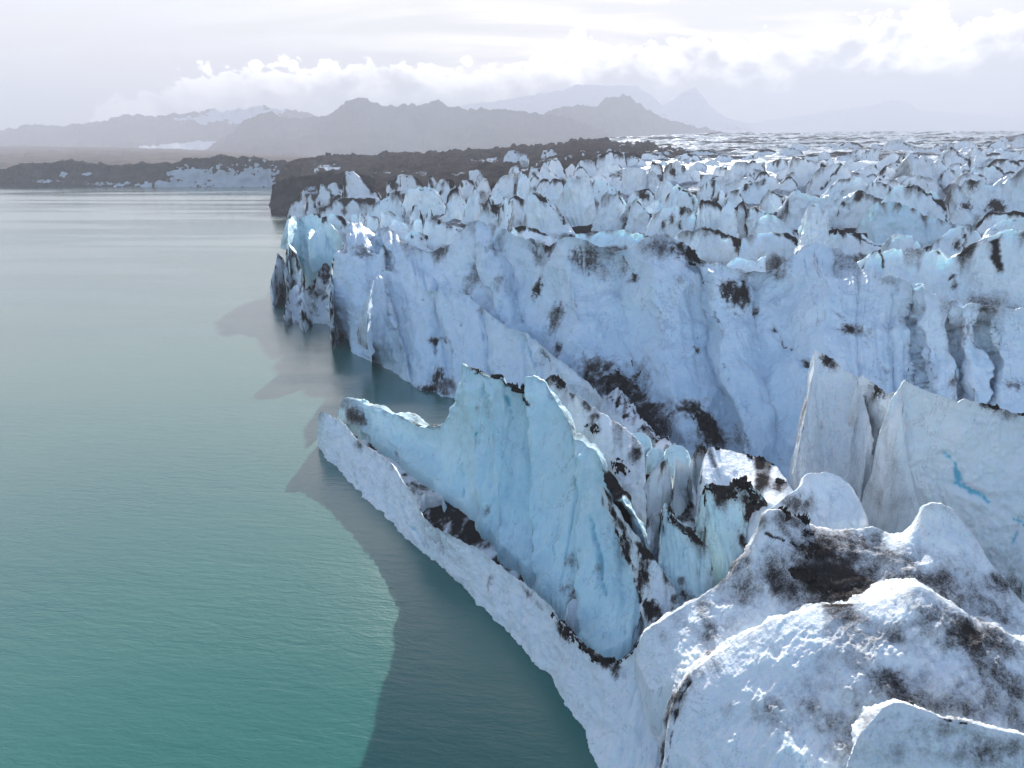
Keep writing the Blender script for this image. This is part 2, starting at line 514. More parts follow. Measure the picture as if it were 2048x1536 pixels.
        g = make_mesh('debris_heap', V.reshape(-1, 3), grid_faces(*B.shape[:2])[:, ::-1], M_GRIT, {'dirt': np.ones(B.shape[:2])}, None, c0, o)
    return o

# ------------------------------------------------------------------ near ice, traced ridge by ridge
NEARG = 'ice ridges along the lake front'
# long low parapet along the water
sheet('ice_ridge', 'long low white ice parapet running along the water to the front mound', 'ice ridge', 'c6',
      [(350, 590, 5.0), (362, 572), (380, 570), (410, 590), (480, 630), (520, 680), (560, 730), (620, 760), (680, 800), (740, 860),
       (790, 940), (840, 1000), (860, 1060), (890, 1120), (940, 1160), (1000, 1190), (1070, 1230, 4.2), (1160, 1265), (1220, 1310),
       (1290, 1370), (1370, 1420), (1440, 1480), (1536, 1568), (1595, 1645), (1655, 1715), (1725, 1775), (1820, 1838, 5.0),
       (1900, 1852), (1960, 1800), (1985, 1740), (2010, 1698, 7.5), (2105, 1640), (2200, 1580), (2330, 1500, 9.0)],
      [(349, 742), (372, 800), (430, 845), (520, 945), (600, 1025), (690, 1112), (780, 1200), (890, 1300), (980, 1370), (1060, 1440),
       (1140, 1530), (1336, 1728), (1536, 1930), (1607, 2048), (1672, 2155), (1725, 2238), (1762, 2321), (1797, 2400), (1850, 2520), (1930, 2660), (2060, 2840)],
      step=2.6, prof=1.15, T=1.7, D=2.8, q=1.6, amp=0.4, lam=3.2, flute=0.35, flam=1.9, jag=0.25, dsm=.03, smooth=5, cd=0.35, bd=0.45, fall=0.7,
      seed=1, mat=M_NEAR, group=NEARG, fine=0.05,
      spots=[(1230, 1440, 26, 60, .6), (985, 1270, 30, 30, .4), (900, 1215, 25, 40, .35), (560, 745, 60, 25, .5), (700, 960, 60, 18, .35),
             (1420, 1500, 60, 20, .6), (1600, 1700, 70, 30, .9), (1800, 1840, 140, 30, .9), (2060, 1740, 50, 40, .5), (1480, 1560, 30, 25, .5)],
      lines=[([(770, 1050), (800, 1140), (850, 1190), (895, 1270)], 9, .15, .6, .15), ([(530, 880), (545, 940)], 8, .5, .3, .1)],
      caps=[(1620, 1690, 90, 40, .30), (1740, 1800, 110, 36, .32), (1860, 1850, 70, 25, .25)])

# trough between parapet and blue face: dirty meltwater ice
sheet('ice_trough', 'dark dirty trough of slush between the low ice parapet and the blue ice face', 'ice trough', 'c6',
      [(450, 600, 1.5), (560, 690), (640, 770), (760, 880), (880, 980), (1000, 1050), (1120, 1120), (1240, 1230), (1400, 1360),
       (1560, 1480), (1720, 1640), (1900, 1720), (2000, 1700)],
      [(440, 640, .6), (520, 720), (600, 800), (720, 930), (830, 1070), (950, 1190), (1100, 1270), (1280, 1400), (1450, 1520),
       (1600, 1680), (1780, 1800), (1900, 1840), (2010, 1720)],
      step=4, prof=1, T=6, D=.5, amp=.25, lam=3, flute=0.1, jag=.1, cd=.2, bd=.4, haze_d=.8, seed=2, mat=M_NEAR, ext=1.5, fine=.06,
      spots=[(1130, 1180, 150, 90, 1.0), (1000, 1080, 130, 70, 1.0), (860, 960, 70, 60, .7), (1560, 1600, 70, 60, .8), (1700, 1760, 90, 60, 1.0), (1850, 1820, 90, 30, 1.0)])

# tall blue face with the spire
sheet('ice_ridge', 'tall pale turquoise ice face with a grit-topped spire, behind the low parapet', 'ice ridge', 'c6',
      [(450, 575, 4.5), (462, 540), (480, 505), (520, 492), (570, 530), (640, 547), (720, 577), (790, 602), (840, 640), (890, 655, 7.5), (980, 638),
       (1010, 605), (1050, 560, 10), (1062, 500), (1080, 455), (1084, 400), (1080, 335, 17), (1120, 345), (1180, 375), (1215, 395), (1290, 388),
       (1310, 430), (1390, 455, 16.6), (1402, 402), (1425, 390), (1465, 390), (1510, 420), (1550, 490), (1600, 570), (1640, 640, 14), (1655, 715),
       (1700, 728), (1760, 765), (1800, 830), (1850, 940, 13), (1900, 1020), (1960, 1090, 12), (2010, 1180), (2040, 1300, 10)],
      [(450, 600), (560, 672, 2.5), (620, 705), (720, 765), (800, 820), (885, 890), (985, 980), (1095, 1050), (1155, 1105), (1220, 1185),
       (1280, 1250), (1380, 1340), (1480, 1440), (1580, 1570, 2.5), (1680, 1690), (1790, 1800), (1880, 1800), (1960, 1740), (1990, 1680, 5)],
      step=2.6, prof=2.1, T=5.5, D=3.2, q=2.0, amp=.7, lam=6, flute=.35, flam=3.0, dsm=.05, deep_shade=.2, slant=150, jag=.22,
      relief=[(450, 0), (650, .5), (860, -.8), (1000, -.2), (1070, 1.6), (1085, 1.9), (1190, .7), (1212, 1.5), (1305, -.5), (1392, -1.2), (1402, 1.5), (1470, 1.4), (1560, .2), (1632, -1.3), (1652, 1.8), (1720, .9), (1790, -.9), (1850, -2.0), (1950, -1)], smooth=2.5, cd=.4, bd=.6, fall=.6, seed=3, mat=M_BLUE, fine=.05,
      fv=2.5, group=NEARG, rimb=.25,
      spots=[(1160, 550, 14, 30, .5), (1215, 1075, 22, 40, .45), (940, 620, 50, 14, .5), (850, 640, 50, 12, .5), (1640, 1330, 40, 60, .55),
             (1660, 930, 20, 90, .35), (1060, 760, 10, 160, .25), (1780, 1370, 22, 60, .5), (1660, 1490, 80, 40, .8), (580, 620, 60, 40, .2)],
      lines=[([(1822, 880), (1870, 980), (1890, 1120), (1940, 1300), (1975, 1500), (1995, 1650)], 46, 1.0, 0, .5), ([(1312, 440), (1325, 520), (1352, 608)], 9, -.3, 1.0, .25), ([(1150, 690), (1165, 680), (1150, 740)], 10, .2, 1.0, .1),
             ([(1650, 720), (1665, 830), (1700, 940), (1730, 1100), (1790, 1300), (1820, 1500)], 8, .05, .5, .35),
             ([(1400, 450), (1432, 540)], 10, .8, 0, .12), ([(1090, 880), (1090, 1000)], 8, .0, .4, .25),
             ([(1200, 410), (1195, 480)], 9, .1, .4, .3)],
      caps=[(1160, 365, 40, 16, .35), (1260, 395, 50, 16, .4), (1350, 430, 40, 22, .4), (1410, 500, 18, 44, .25)])

# rib of gritty ice on the spire's back
sheet('ice_ridge', 'grey gritty rib of ice sloping down behind the turquoise face', 'ice ridge', 'c6',
      [(1500, 420, 14), (1550, 385), (1600, 415), (1650, 480), (1720, 520), (1800, 580), (1900, 640), (1960, 690), (2020, 760, 12)],
      [(1520, 520, 11), (1600, 620), (1680, 700), (1760, 780), (1830, 880), (1900, 980), (1960, 1050), (2030, 1120, 8)],
      prof=.9, T=6, D=10, amp=.4, lam=2.5, flute=.25, jag=.3, cd=.5, bd=.55, haze_d=.35, seed=4, mat=M_NEAR, group=NEARG, fine=.06,
      caps=[(1600, 430, 40, 30, .45), (1560, 400, 30, 18, .4), (1760, 660, 70, 26, .2), (1900, 860, 80, 40, .22)])
# rubble hollow floor
sheet('ice_hollow', 'dark gritty hollow full of ice rubble between the turquoise face and the great wall', 'ice hollow', 'c7',
      [(-200, 120, 8), (-80, 260), (0, 420), (120, 560, 9), (240, 660), (400, 760), (600, 760), (860, 960), (1000, 1080)],
      [(-230, 260, 7), (-120, 420), (-20, 640), (60, 900, 7), (140, 1100), (300, 1200), (560, 1200), (700, 1130), (900, 1130)],
      step=3, prof=1, T=5, D=3, amp=.9, lam=2.2, flute=.4, flam=1.5, jag=.5, cd=.6, bd=.5, haze_d=.75, seed=5, mat=M_NEAR, fine=.1,
      spots=[(60, 800, 80, 80, .8), (300, 980, 80, 80, .8), (420, 880, 60, 60, .8)])

def fin(label, c, crest, foot, seed, **kw):
    a = dict(prof=1.3, T=1.8, D=6, q=1.4, amp=.35, lam=2.5, flute=.3, flam=1.3, jag=.14, smooth=2.5, cd=.75, bd=.5, fall=1.3, backdir=(.12, 1), haze_d=.12, mat=M_NEAR, fine=.04, group='ice fins and blocks around the gritty hollow')
    a.update(kw)
    return sheet('ice_fin' if a.pop('isfin', 1) else 'ice_block', label, 'ice fin', c, crest, foot, seed=seed, **a)

fin('thin pointed white ice fin, first on the left above the dark gritty hollow', 'c7', [(95, 850, 10), (130, 790), (180, 735, 12), (205, 718), (225, 760), (240, 840, 10)],
    [(90, 900), (120, 905), (170, 900), (200, 890), (225, 890), (245, 870)], 11, fv=9)
fin('slender grey-edged ice fin, middle one above the dark gritty hollow', 'c7', [(235, 960, 9), (250, 850), (262, 712, 12.4), (290, 722), (330, 755), (345, 800, 11)],
    [(238, 985), (260, 985), (290, 980), (310, 960), (330, 940), (350, 900)], 12, fv=8)
fin('tall pale ice column topped with black grit beside the hollow', 'c7', [(320, 860, 10), (345, 700, 13.4), (360, 665), (385, 642), (405, 650), (425, 668), (445, 720, 13)],
    [(320, 880), (350, 960), (370, 1000), (390, 1020), (405, 1010), (415, 980)], 13, fv=8, caps=[(395, 650, 26, 16, .35), (350, 690, 14, 10, .2)])
fin('broad grey ice block with small grit cones along its top', 'c7', [(395, 800, 13), (410, 690), (440, 650, 14), (480, 655), (560, 678), (640, 700), (700, 708), (760, 740), (805, 785), (840, 840), (862, 872, 13), (870, 960, 11)],
    [(420, 860, 12.5), (450, 850), (530, 850), (600, 870), (680, 920), (720, 930), (780, 960), (810, 980), (840, 990), (860, 1000)], 14, fv=11.5, prof=1, T=3.5, isfin=0, haze_d=.35, cd=.7, bd=.5,
    caps=[(470, 650, 24, 14, .3), (640, 695, 30, 14, .3), (705, 710, 26, 14, .3), (765, 745, 26, 18, .3), (800, 830, 40, 60, .15)],
    spots=[(800, 860, 60, 90, .4)])
fin('white ice block under a black cone of grit in front of the grey block', 'c7', [(412, 1000, 11), (415, 830, 13.3), (450, 848), (530, 850), (600, 806, 14.2), (640, 838), (680, 872), (730, 930, 13), (735, 1010, 11)],
    [(430, 1190, 8), (470, 1230), (520, 1260), (560, 1240), (590, 1210), (620, 1150), (650, 1090), (690, 1060), (720, 1040, 10)], 15, fv=8, prof=1.4, T=3.5, isfin=0, mat=M_BLUE,
    caps=[(600, 835, 70, 60, .55), (450, 860, 50, 36, .4), (540, 890, 60, 36, .35), (660, 930, 60, 60, .3)],
    spots=[(640, 980, 40, 130, 1.0), (480, 930, 20, 60, .6), (600, 1130, 26, 120, .9), (700, 960, 50, 60, .8)])
fin('narrow grit-stained ice sliver in front of the black-crested ice plate', 'c7', [(110, 1200, 9.5), (115, 1080, 11.3), (150, 988, 12.2), (188, 988), (200, 1060, 11.5)],
    [(130, 1420, 6), (150, 1440), (165, 1430), (180, 1380), (195, 1300, 7)], 16, T=1.2, haze_d=.4, cd=.7, fv=6)
fin('pale ice plate with a sharp black gritty crest falling to the right', 'c7', [(180, 1150, 11), (188, 1000), (206, 932, 12.8), (240, 988), (300, 1050), (370, 1110), (410, 1148), (432, 1165, 11.5), (445, 1250, 10)],
    [(170, 1450, 6), (210, 1500), (260, 1510), (330, 1480), (390, 1430), (430, 1390), (470, 1340, 8)], 17, T=2.5, fv=7, mat=M_BLUE, prof=1.3,
    caps=[(250, 1010, 40, 40, .35), (330, 1090, 60, 36, .3), (225, 970, 18, 24, .3)],
    spots=[(290, 1340, 22, 60, .6), (320, 1420, 50, 30, .5), (300, 1400, 30, 20, .5), (280, 1060, 60, 20, .8), (370, 1130, 40, 20, .8)])
fin('smooth rounded white ice fin standing behind the front mound', 'c7', [(760, 960, 14), (820, 905, 14.6), (880, 870), (915, 832), (913, 802, 16), (945, 780), (1000, 787), (1040, 776), (1100, 800), (1160, 850), (1205, 930), (1240, 1010, 14.5), (1252, 1070, 13)],
    [(800, 1090, 12.5), (880, 1110), (960, 1120), (1030, 1130), (1100, 1140), (1160, 1150), (1200, 1150), (1230, 1140), (1250, 1130, 11.5)], 18, prof=.9, T=3.2, D=7, q=1.6, amp=.25, flute=.12, cd=.1, bd=.2, jag=.06, smooth=5, fv=12, isfin=1,
    spots=[(930, 960, 110, 60, .45), (850, 940, 70, 40, .4)])

sheet('ice_gully', 'black grit-covered gully wall between the turquoise face and the black-crested ice plate', 'ice gully', 'c8',
      [(225, 150, 12), (270, 215), (320, 300), (360, 350), (410, 420, 10.5), (450, 470), (500, 540, 9), (540, 600, 8.5)],
      [(300, 440, 6), (340, 560), (380, 660, 5.5), (410, 720), (450, 770, 6), (490, 740), (530, 700, 7), (560, 670, 7.5)],
      prof=1.2, T=2, D=3, amp=.4, lam=2, flute=.35, flam=1.0, jag=.2, cd=.9, bd=.7, haze_d=.7, fall=1.5, seed=19, mat=M_NEAR, fine=.05, backdir=(.3, 1),
      spots=[(330, 420, 50, 120, .9), (390, 560, 50, 140, .9), (430, 690, 40, 60, .8)])

def chunk(label, c, x, y, w, h, z, seed, mat=M_BLUE):
    sheet('ice_chunk', label, 'ice chunk', c, [(x - w / 2, y + h * .7, z - .6), (x - w * .42, y + h * .2), (x - w * .15, y, z), (x + w * .2, y + h * .03), (x + w * .45, y + h * .3), (x + w / 2, y + h * .8, z - .6)],
          [(x - w * .45, y + h), (x - w * .2, y + h * 1.1), (x + w * .1, y + h * 1.15), (x + w * .45, y + h * 1.05)], fv=z - 1.4, step=2, prof=1, T=1.0, D=2, amp=.12, lam=.9, flute=.08, flam=.6,
          jag=.08, smooth=3, cd=.05, bd=.05, fall=.3, seed=seed, mat=mat, ext=1, fine=.02, group='ice chunks in the gritty hollow')
chunk('round glassy turquoise ice disc resting in the gritty hollow', 'c7', 70, 575, 130, 85, 12, 21)
chunk('pale blue domed ice chunk right of the glassy disc', 'c7', 265, 640, 130, 100, 11.5, 22)
chunk('flat turquoise ice slab in front of the glassy disc', 'c7', 165, 655, 110, 90, 11.2, 23)
chunk('white ice lump at the left foot of the glassy disc', 'c7', 35, 625, 90, 70, 11.6, 24, M_NEAR)
chunk('clear ice splinter lying in black slush below the turquoise face', 'c6', 930, 985, 110, 45, 3.2, 25, M_NEAR)
chunk('thin curled ice remnant standing in the dark slush bowl', 'c8', 105, 640, 60, 110, 4.0, 26, M_NEAR)
chunk('tiny lone ice floe drifting on the open lake', 'f', 470, 686, 9, 5, .25, 27, M_NEAR)

# ---- the foreground mound
MG = 'humps of the foreground ice mound'
sheet('ice_mound', 'rear crest of the foreground ice mound with a black gritty peak and a white horn', 'ice mound', 'c8',
      [(370, 900, 6.5), (388, 830), (405, 785, 8), (480, 740), (560, 688), (640, 645), (700, 600), (760, 555), (830, 470), (885, 380), (920, 290), (940, 252, 15), (1000, 264), (1060, 292), (1110, 322),
       (1200, 342, 14.6), (1300, 352), (1345, 345), (1400, 335), (1480, 368), (1530, 362, 15.3), (1590, 300), (1620, 240), (1660, 222, 17.3), (1740, 252), (1800, 330), (1850, 400), (1920, 510), (2000, 610), (2070, 690, 13.5), (2200, 800, 12), (2500, 950, 10)],
      [(430, 1040, 6), (520, 1010), (610, 960, 8.3), (680, 920), (760, 870), (850, 825, 9.8), (930, 790), (1000, 760), (1080, 745), (1160, 735), (1250, 725, 12.7), (1350, 715), (1450, 700), (1550, 690, 13.4), (1640, 700), (1720, 740), (1800, 770), (1900, 820),
       (2000, 880), (2100, 920, 11.6), (2220, 960), (2520, 1080, 9)],
      step=2.4, prof=1.15, T=5, D=9, q=1.8, amp=.5, lam=4, flute=.08, flam=2.2, jag=.15, smooth=5, cd=.2, bd=.35, fall=.8, seed=31, mat=M_NEAR, group=MG, fine=.05, haze_d=.35, backdir=(.25, .97),
      spots=[(1000, 300, 120, 40, 0.56), (1120, 420, 160, 60, 0.34), (1250, 400, 200, 60, 0.31), (1150, 460, 130, 50, 0.37), (940, 520, 90, 60, 0.34), (860, 640, 60, 70, 0.37), (1050, 560, 160, 60, 0.50), (1200, 590, 200, 26, 0.56),
             (1100, 680, 300, 40, 0.40), (1400, 640, 260, 45, 0.34), (1500, 500, 260, 40, 0.28), (1750, 480, 120, 40, 0.31), (1850, 640, 160, 60, 0.37), (1950, 740, 120, 60, 0.37), (1350, 470, 120, 70, 0.22), (780, 760, 70, 60, 0.37), (700, 830, 60, 50, 0.31),
             (820, 560, 60, 50, 0.22), (480, 800, 50, 40, 0.22), (1640, 560, 160, 40, 0.25), (1700, 250, 60, 25, 0.15)],
      caps=[(1000, 275, 60, 26, .5), (1092, 305, 30, 24, .75), (1150, 440, 70, 26, .35), (1100, 545, 90, 22, .3), (1210, 592, 150, 10, .3), (1110, 360, 30, 12, .25)],
      lines=[([(930, 360), (1000, 380), (1060, 410), (1140, 430)], 8, .9, 0, .05), ([(1100, 620), (1250, 600), (1370, 585)], 16, .9, 0, .25)])
sheet('ice_mound', 'broad snowy middle hump of the foreground mound, dropping in a cliff to the lake', 'ice mound', 'c8',
      [(470, 1520, 4), (490, 1374, 5.5), (505, 1240), (525, 1130), (560, 1040, 8), (590, 990), (620, 958, 9.2), (700, 895), (780, 845), (860, 790, 11.5), (930, 748), (1000, 722), (1100, 700), (1200, 682, 13.5), (1320, 665), (1400, 650), (1500, 618, 15), (1570, 592), (1610, 588, 15.4),
       (1660, 625), (1720, 665), (1790, 700), (1850, 735, 14.6), (1950, 780), (2060, 835, 14), (2250, 900, 13)],
      [(440, 1560, .5), (520, 1560, 1.6), (600, 1560, 3.6), (720, 1560, 5.6), (880, 1560, 7.1), (1100, 1560, 8.3), (1350, 1560, 9.1), (1600, 1570, 9.6), (1900, 1580, 10), (2250, 1590, 10)],
      step=2.4, prof=.8, T=5, D=1.8, q=1.6, amp=.5, lam=3.6, flute=.05, flam=1.6, jag=.1, smooth=7, cd=.15, bd=.4, fall=.8, seed=32, mat=M_NEAR, group=MG, fine=.05, haze_d=.42, grain=(30, .7, .16), backdir=(.2, .98), ext=5,
      spots=[(1750, 760, 170, 70, 0.48), (1900, 840, 160, 60, 0.44), (1650, 690, 60, 50, 0.24), (1600, 860, 130, 40, 0.32), (1450, 965, 60, 26, 0.48), (1100, 1100, 110, 50, 0.32), (960, 1180, 80, 40, 0.40), (1250, 1180, 130, 30, 0.40), (1500, 1060, 200, 40, 0.36),
             (1750, 1080, 220, 60, 0.40), (1950, 1100, 160, 90, 0.40), (1350, 1240, 120, 50, 0.28), (620, 985, 50, 60, 0.40), (560, 1060, 20, 110, 0.40), (500, 1220, 20, 160, 0.32), (1350, 1110, 100, 30, 0.32), (700, 920, 60, 20, 0.32), (1300, 700, 200, 24, 0.32)],
      lines=[([(600, 1000), (570, 1060), (530, 1160), (510, 1300), (495, 1400)], 9, .5, 0, .2), ([(1100, 1260), (1085, 1374)], 6, .2, .6, .12)])
sheet('ice_mound', 'nearest low hump of the foreground mound at the lower right corner', 'ice mound', 'c8',
      [(1330, 1240, 13.2), (1395, 1165, 14), (1440, 1112), (1500, 1090, 14.6), (1560, 1100), (1620, 1125), (1700, 1160), (1800, 1175), (1900, 1200), (2070, 1240, 14), (2200, 1290, 14)],
      [(1250, 1470, 10.5), (1400, 1520), (1600, 1560), (1800, 1570), (2050, 1580), (2200, 1580)], fv=10.8, step=2.4, prof=.8, T=1.3, D=.9, amp=.3, lam=2, flute=.04, jag=.06, smooth=6, cd=.1, bd=.5, fall=.6, seed=33,
      mat=M_NEAR, group=MG, fine=.07, backdir=(.1, 1), ext=4,
      spots=[(1700, 1200, 140, 40, .4), (1950, 1280, 140, 40, .5), (1850, 1340, 200, 40, .4), (1500, 1300, 100, 60, .25)],
      lines=[([(1380, 1240), (1420, 1180), (1470, 1150)], 5, .2, 0, .1), ([(1690, 1150), (1760, 1180), (1800, 1185)], 7, 1, 0, .05)])

# ---- the wall into the bay
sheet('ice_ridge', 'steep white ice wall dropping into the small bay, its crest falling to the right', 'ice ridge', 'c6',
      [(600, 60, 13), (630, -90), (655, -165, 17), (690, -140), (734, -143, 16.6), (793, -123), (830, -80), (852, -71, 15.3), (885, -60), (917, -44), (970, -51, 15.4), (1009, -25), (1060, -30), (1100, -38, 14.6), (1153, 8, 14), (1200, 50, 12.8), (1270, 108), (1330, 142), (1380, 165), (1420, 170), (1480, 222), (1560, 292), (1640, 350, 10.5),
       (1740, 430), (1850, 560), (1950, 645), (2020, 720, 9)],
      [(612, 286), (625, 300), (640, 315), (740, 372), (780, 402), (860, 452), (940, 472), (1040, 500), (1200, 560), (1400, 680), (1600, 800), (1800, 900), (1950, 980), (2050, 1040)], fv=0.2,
      step=2.6, prof=1.5, T=5, D=10, amp=1.0, lam=8, flute=.8, flam=4.2, dsm=.04, jag=.4, smooth=3, cd=.25, bd=.45, fall=1.1, seed=41, mat=M_WALL_SHADED, deep_shade=.15, slant=30,
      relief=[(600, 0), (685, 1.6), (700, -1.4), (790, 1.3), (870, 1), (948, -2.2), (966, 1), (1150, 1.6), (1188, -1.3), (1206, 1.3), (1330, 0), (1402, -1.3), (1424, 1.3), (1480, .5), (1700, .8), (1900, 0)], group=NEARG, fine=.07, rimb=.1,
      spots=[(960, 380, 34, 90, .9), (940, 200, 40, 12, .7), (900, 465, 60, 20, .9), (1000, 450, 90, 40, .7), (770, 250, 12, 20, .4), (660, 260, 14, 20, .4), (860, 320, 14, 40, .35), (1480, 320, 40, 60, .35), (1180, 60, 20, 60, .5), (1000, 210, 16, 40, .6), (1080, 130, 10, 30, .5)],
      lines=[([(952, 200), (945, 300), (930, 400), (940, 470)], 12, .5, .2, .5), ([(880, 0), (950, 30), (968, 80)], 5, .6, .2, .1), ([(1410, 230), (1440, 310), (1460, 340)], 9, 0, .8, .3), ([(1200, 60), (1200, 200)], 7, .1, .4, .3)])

# ---- great wall
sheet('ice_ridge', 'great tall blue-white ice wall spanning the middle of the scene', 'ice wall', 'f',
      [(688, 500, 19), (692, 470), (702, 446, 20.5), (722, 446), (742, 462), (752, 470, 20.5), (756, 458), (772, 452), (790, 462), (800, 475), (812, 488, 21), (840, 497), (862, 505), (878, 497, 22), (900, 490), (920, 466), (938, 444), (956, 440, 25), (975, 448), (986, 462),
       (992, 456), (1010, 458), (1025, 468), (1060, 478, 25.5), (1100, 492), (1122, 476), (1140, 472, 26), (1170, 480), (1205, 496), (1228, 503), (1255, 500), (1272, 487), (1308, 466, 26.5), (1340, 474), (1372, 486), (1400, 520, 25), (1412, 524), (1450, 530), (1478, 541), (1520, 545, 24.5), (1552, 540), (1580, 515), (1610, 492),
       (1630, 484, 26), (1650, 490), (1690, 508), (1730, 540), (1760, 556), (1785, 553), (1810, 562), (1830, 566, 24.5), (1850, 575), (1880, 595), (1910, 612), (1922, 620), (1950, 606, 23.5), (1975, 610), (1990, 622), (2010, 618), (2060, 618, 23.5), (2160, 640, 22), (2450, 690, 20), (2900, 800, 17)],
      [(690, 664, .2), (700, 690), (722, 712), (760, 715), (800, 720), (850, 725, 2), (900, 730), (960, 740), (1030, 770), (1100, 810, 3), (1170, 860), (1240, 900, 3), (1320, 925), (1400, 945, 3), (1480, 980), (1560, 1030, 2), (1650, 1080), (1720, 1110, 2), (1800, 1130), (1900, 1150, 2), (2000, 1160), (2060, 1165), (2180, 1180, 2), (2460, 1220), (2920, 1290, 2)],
      step=2.6, prof=1.5, T=11, D=10, q=1.5, amp=1.9, lam=15, flute=.9, flam=9, jag=.35, dsm=.035, smooth=3, cd=.5, bd=.5, fd=.15, fall=2.2, seed=42, mat=M_WALL_SHADED, deep_shade=.35, slant=45,
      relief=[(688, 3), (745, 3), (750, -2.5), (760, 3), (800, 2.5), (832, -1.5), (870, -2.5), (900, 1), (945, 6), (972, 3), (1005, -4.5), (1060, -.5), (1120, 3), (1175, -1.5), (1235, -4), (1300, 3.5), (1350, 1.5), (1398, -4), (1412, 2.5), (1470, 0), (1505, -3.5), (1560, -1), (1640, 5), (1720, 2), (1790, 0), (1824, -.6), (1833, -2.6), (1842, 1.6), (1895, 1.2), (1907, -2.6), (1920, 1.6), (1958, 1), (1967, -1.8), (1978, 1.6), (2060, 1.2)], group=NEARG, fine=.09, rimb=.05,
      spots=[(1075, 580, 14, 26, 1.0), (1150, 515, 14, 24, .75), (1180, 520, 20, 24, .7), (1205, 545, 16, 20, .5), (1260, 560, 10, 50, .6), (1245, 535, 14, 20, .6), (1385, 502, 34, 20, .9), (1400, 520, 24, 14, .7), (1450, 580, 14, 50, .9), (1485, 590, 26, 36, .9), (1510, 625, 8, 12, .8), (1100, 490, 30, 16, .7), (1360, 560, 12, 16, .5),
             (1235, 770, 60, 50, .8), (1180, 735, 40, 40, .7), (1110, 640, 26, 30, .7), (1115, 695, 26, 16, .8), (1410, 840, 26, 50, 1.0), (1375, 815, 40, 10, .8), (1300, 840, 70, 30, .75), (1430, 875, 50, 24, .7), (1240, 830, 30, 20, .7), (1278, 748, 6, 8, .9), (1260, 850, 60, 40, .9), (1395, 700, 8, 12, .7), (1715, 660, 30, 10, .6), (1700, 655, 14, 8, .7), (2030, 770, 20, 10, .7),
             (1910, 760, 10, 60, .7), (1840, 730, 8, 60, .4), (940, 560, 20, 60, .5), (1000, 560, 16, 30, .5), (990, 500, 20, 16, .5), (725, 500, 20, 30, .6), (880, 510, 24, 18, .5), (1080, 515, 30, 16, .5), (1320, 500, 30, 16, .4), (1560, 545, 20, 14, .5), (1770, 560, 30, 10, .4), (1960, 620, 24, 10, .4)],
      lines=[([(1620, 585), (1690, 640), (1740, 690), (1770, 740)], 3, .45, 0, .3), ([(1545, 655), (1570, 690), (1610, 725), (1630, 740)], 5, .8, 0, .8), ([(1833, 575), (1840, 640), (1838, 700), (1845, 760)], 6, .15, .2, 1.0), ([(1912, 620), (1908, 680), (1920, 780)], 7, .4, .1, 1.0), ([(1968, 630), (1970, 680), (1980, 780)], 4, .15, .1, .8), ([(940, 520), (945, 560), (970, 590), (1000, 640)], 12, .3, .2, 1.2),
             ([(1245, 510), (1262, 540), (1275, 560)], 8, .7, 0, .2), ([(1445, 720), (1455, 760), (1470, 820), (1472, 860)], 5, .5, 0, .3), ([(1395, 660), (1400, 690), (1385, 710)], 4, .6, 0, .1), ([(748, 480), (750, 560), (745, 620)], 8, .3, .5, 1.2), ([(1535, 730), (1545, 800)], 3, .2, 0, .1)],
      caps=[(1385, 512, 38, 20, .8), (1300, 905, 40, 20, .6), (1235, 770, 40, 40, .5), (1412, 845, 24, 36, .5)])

# ---- plates at the right
RG = 'ice plates standing in front of the great wall'
sheet('ice_plate', 'grit-streaked grey ice plate with thin pointed tip, left of three before the great wall', 'ice plate', 'c7', [(880, 700, 11), (920, 500, 15), (945, 340, 17.5), (968, 260), (970, 150, 20), (1010, 160), (1060, 202), (1130, 250), (1190, 292), (1225, 400, 17), (1262, 560, 15)],
      [(900, 1060), (960, 1100), (1040, 1130), (1120, 1150), (1200, 1150), (1270, 1120), (1320, 1080)], fv=3, prof=1.3, T=3, D=17, amp=.45, lam=5, flute=.25, flam=3, jag=.25, smooth=2.5, cd=.3, bd=.4, fall=1.2, seed=51, mat=M_NEAR, backdir=(.12, 1), group=RG,
      spots=[(1035, 200, 40, 40, .8), (1080, 240, 50, 30, .4), (1010, 540, 14, 60, .4), (1250, 580, 14, 40, .8), (1300, 780, 30, 160, .5), (1320, 900, 20, 140, .8), (1330, 1060, 20, 50, .7), (1180, 880, 120, 120, .15)])
sheet('ice_plate', 'ice plate with black gritty right edge, middle of three before the great wall', 'ice plate', 'c7', [(1190, 420, 16), (1197, 300, 18.5), (1215, 280), (1270, 320), (1335, 378), (1380, 368, 18.5), (1412, 390), (1432, 440), (1470, 540, 16.5), (1510, 680), (1545, 800), (1575, 920, 9)],
      [(1290, 1060), (1340, 1120), (1400, 1150), (1460, 1150), (1520, 1120), (1560, 1080), (1590, 1020)], fv=3, prof=1.3, T=3, D=17, amp=.45, lam=4, flute=.25, flam=2.6, jag=.2, smooth=2.5, cd=.3, bd=.5, fall=1.2, seed=52, mat=M_NEAR, backdir=(.12, 1), group=RG,
      spots=[(1300, 350, 50, 30, .8), (1400, 390, 40, 30, .7), (1420, 520, 40, 90, .9), (1460, 660, 40, 100, .9), (1510, 800, 36, 100, .8), (1550, 900, 30, 40, .6), (1285, 430, 30, 14, .6), (1440, 830, 60, 14, .5)],
      lines=[([(1380, 440), (1385, 540), (1440, 640), (1480, 760)], 8, .4, 0, .3)])
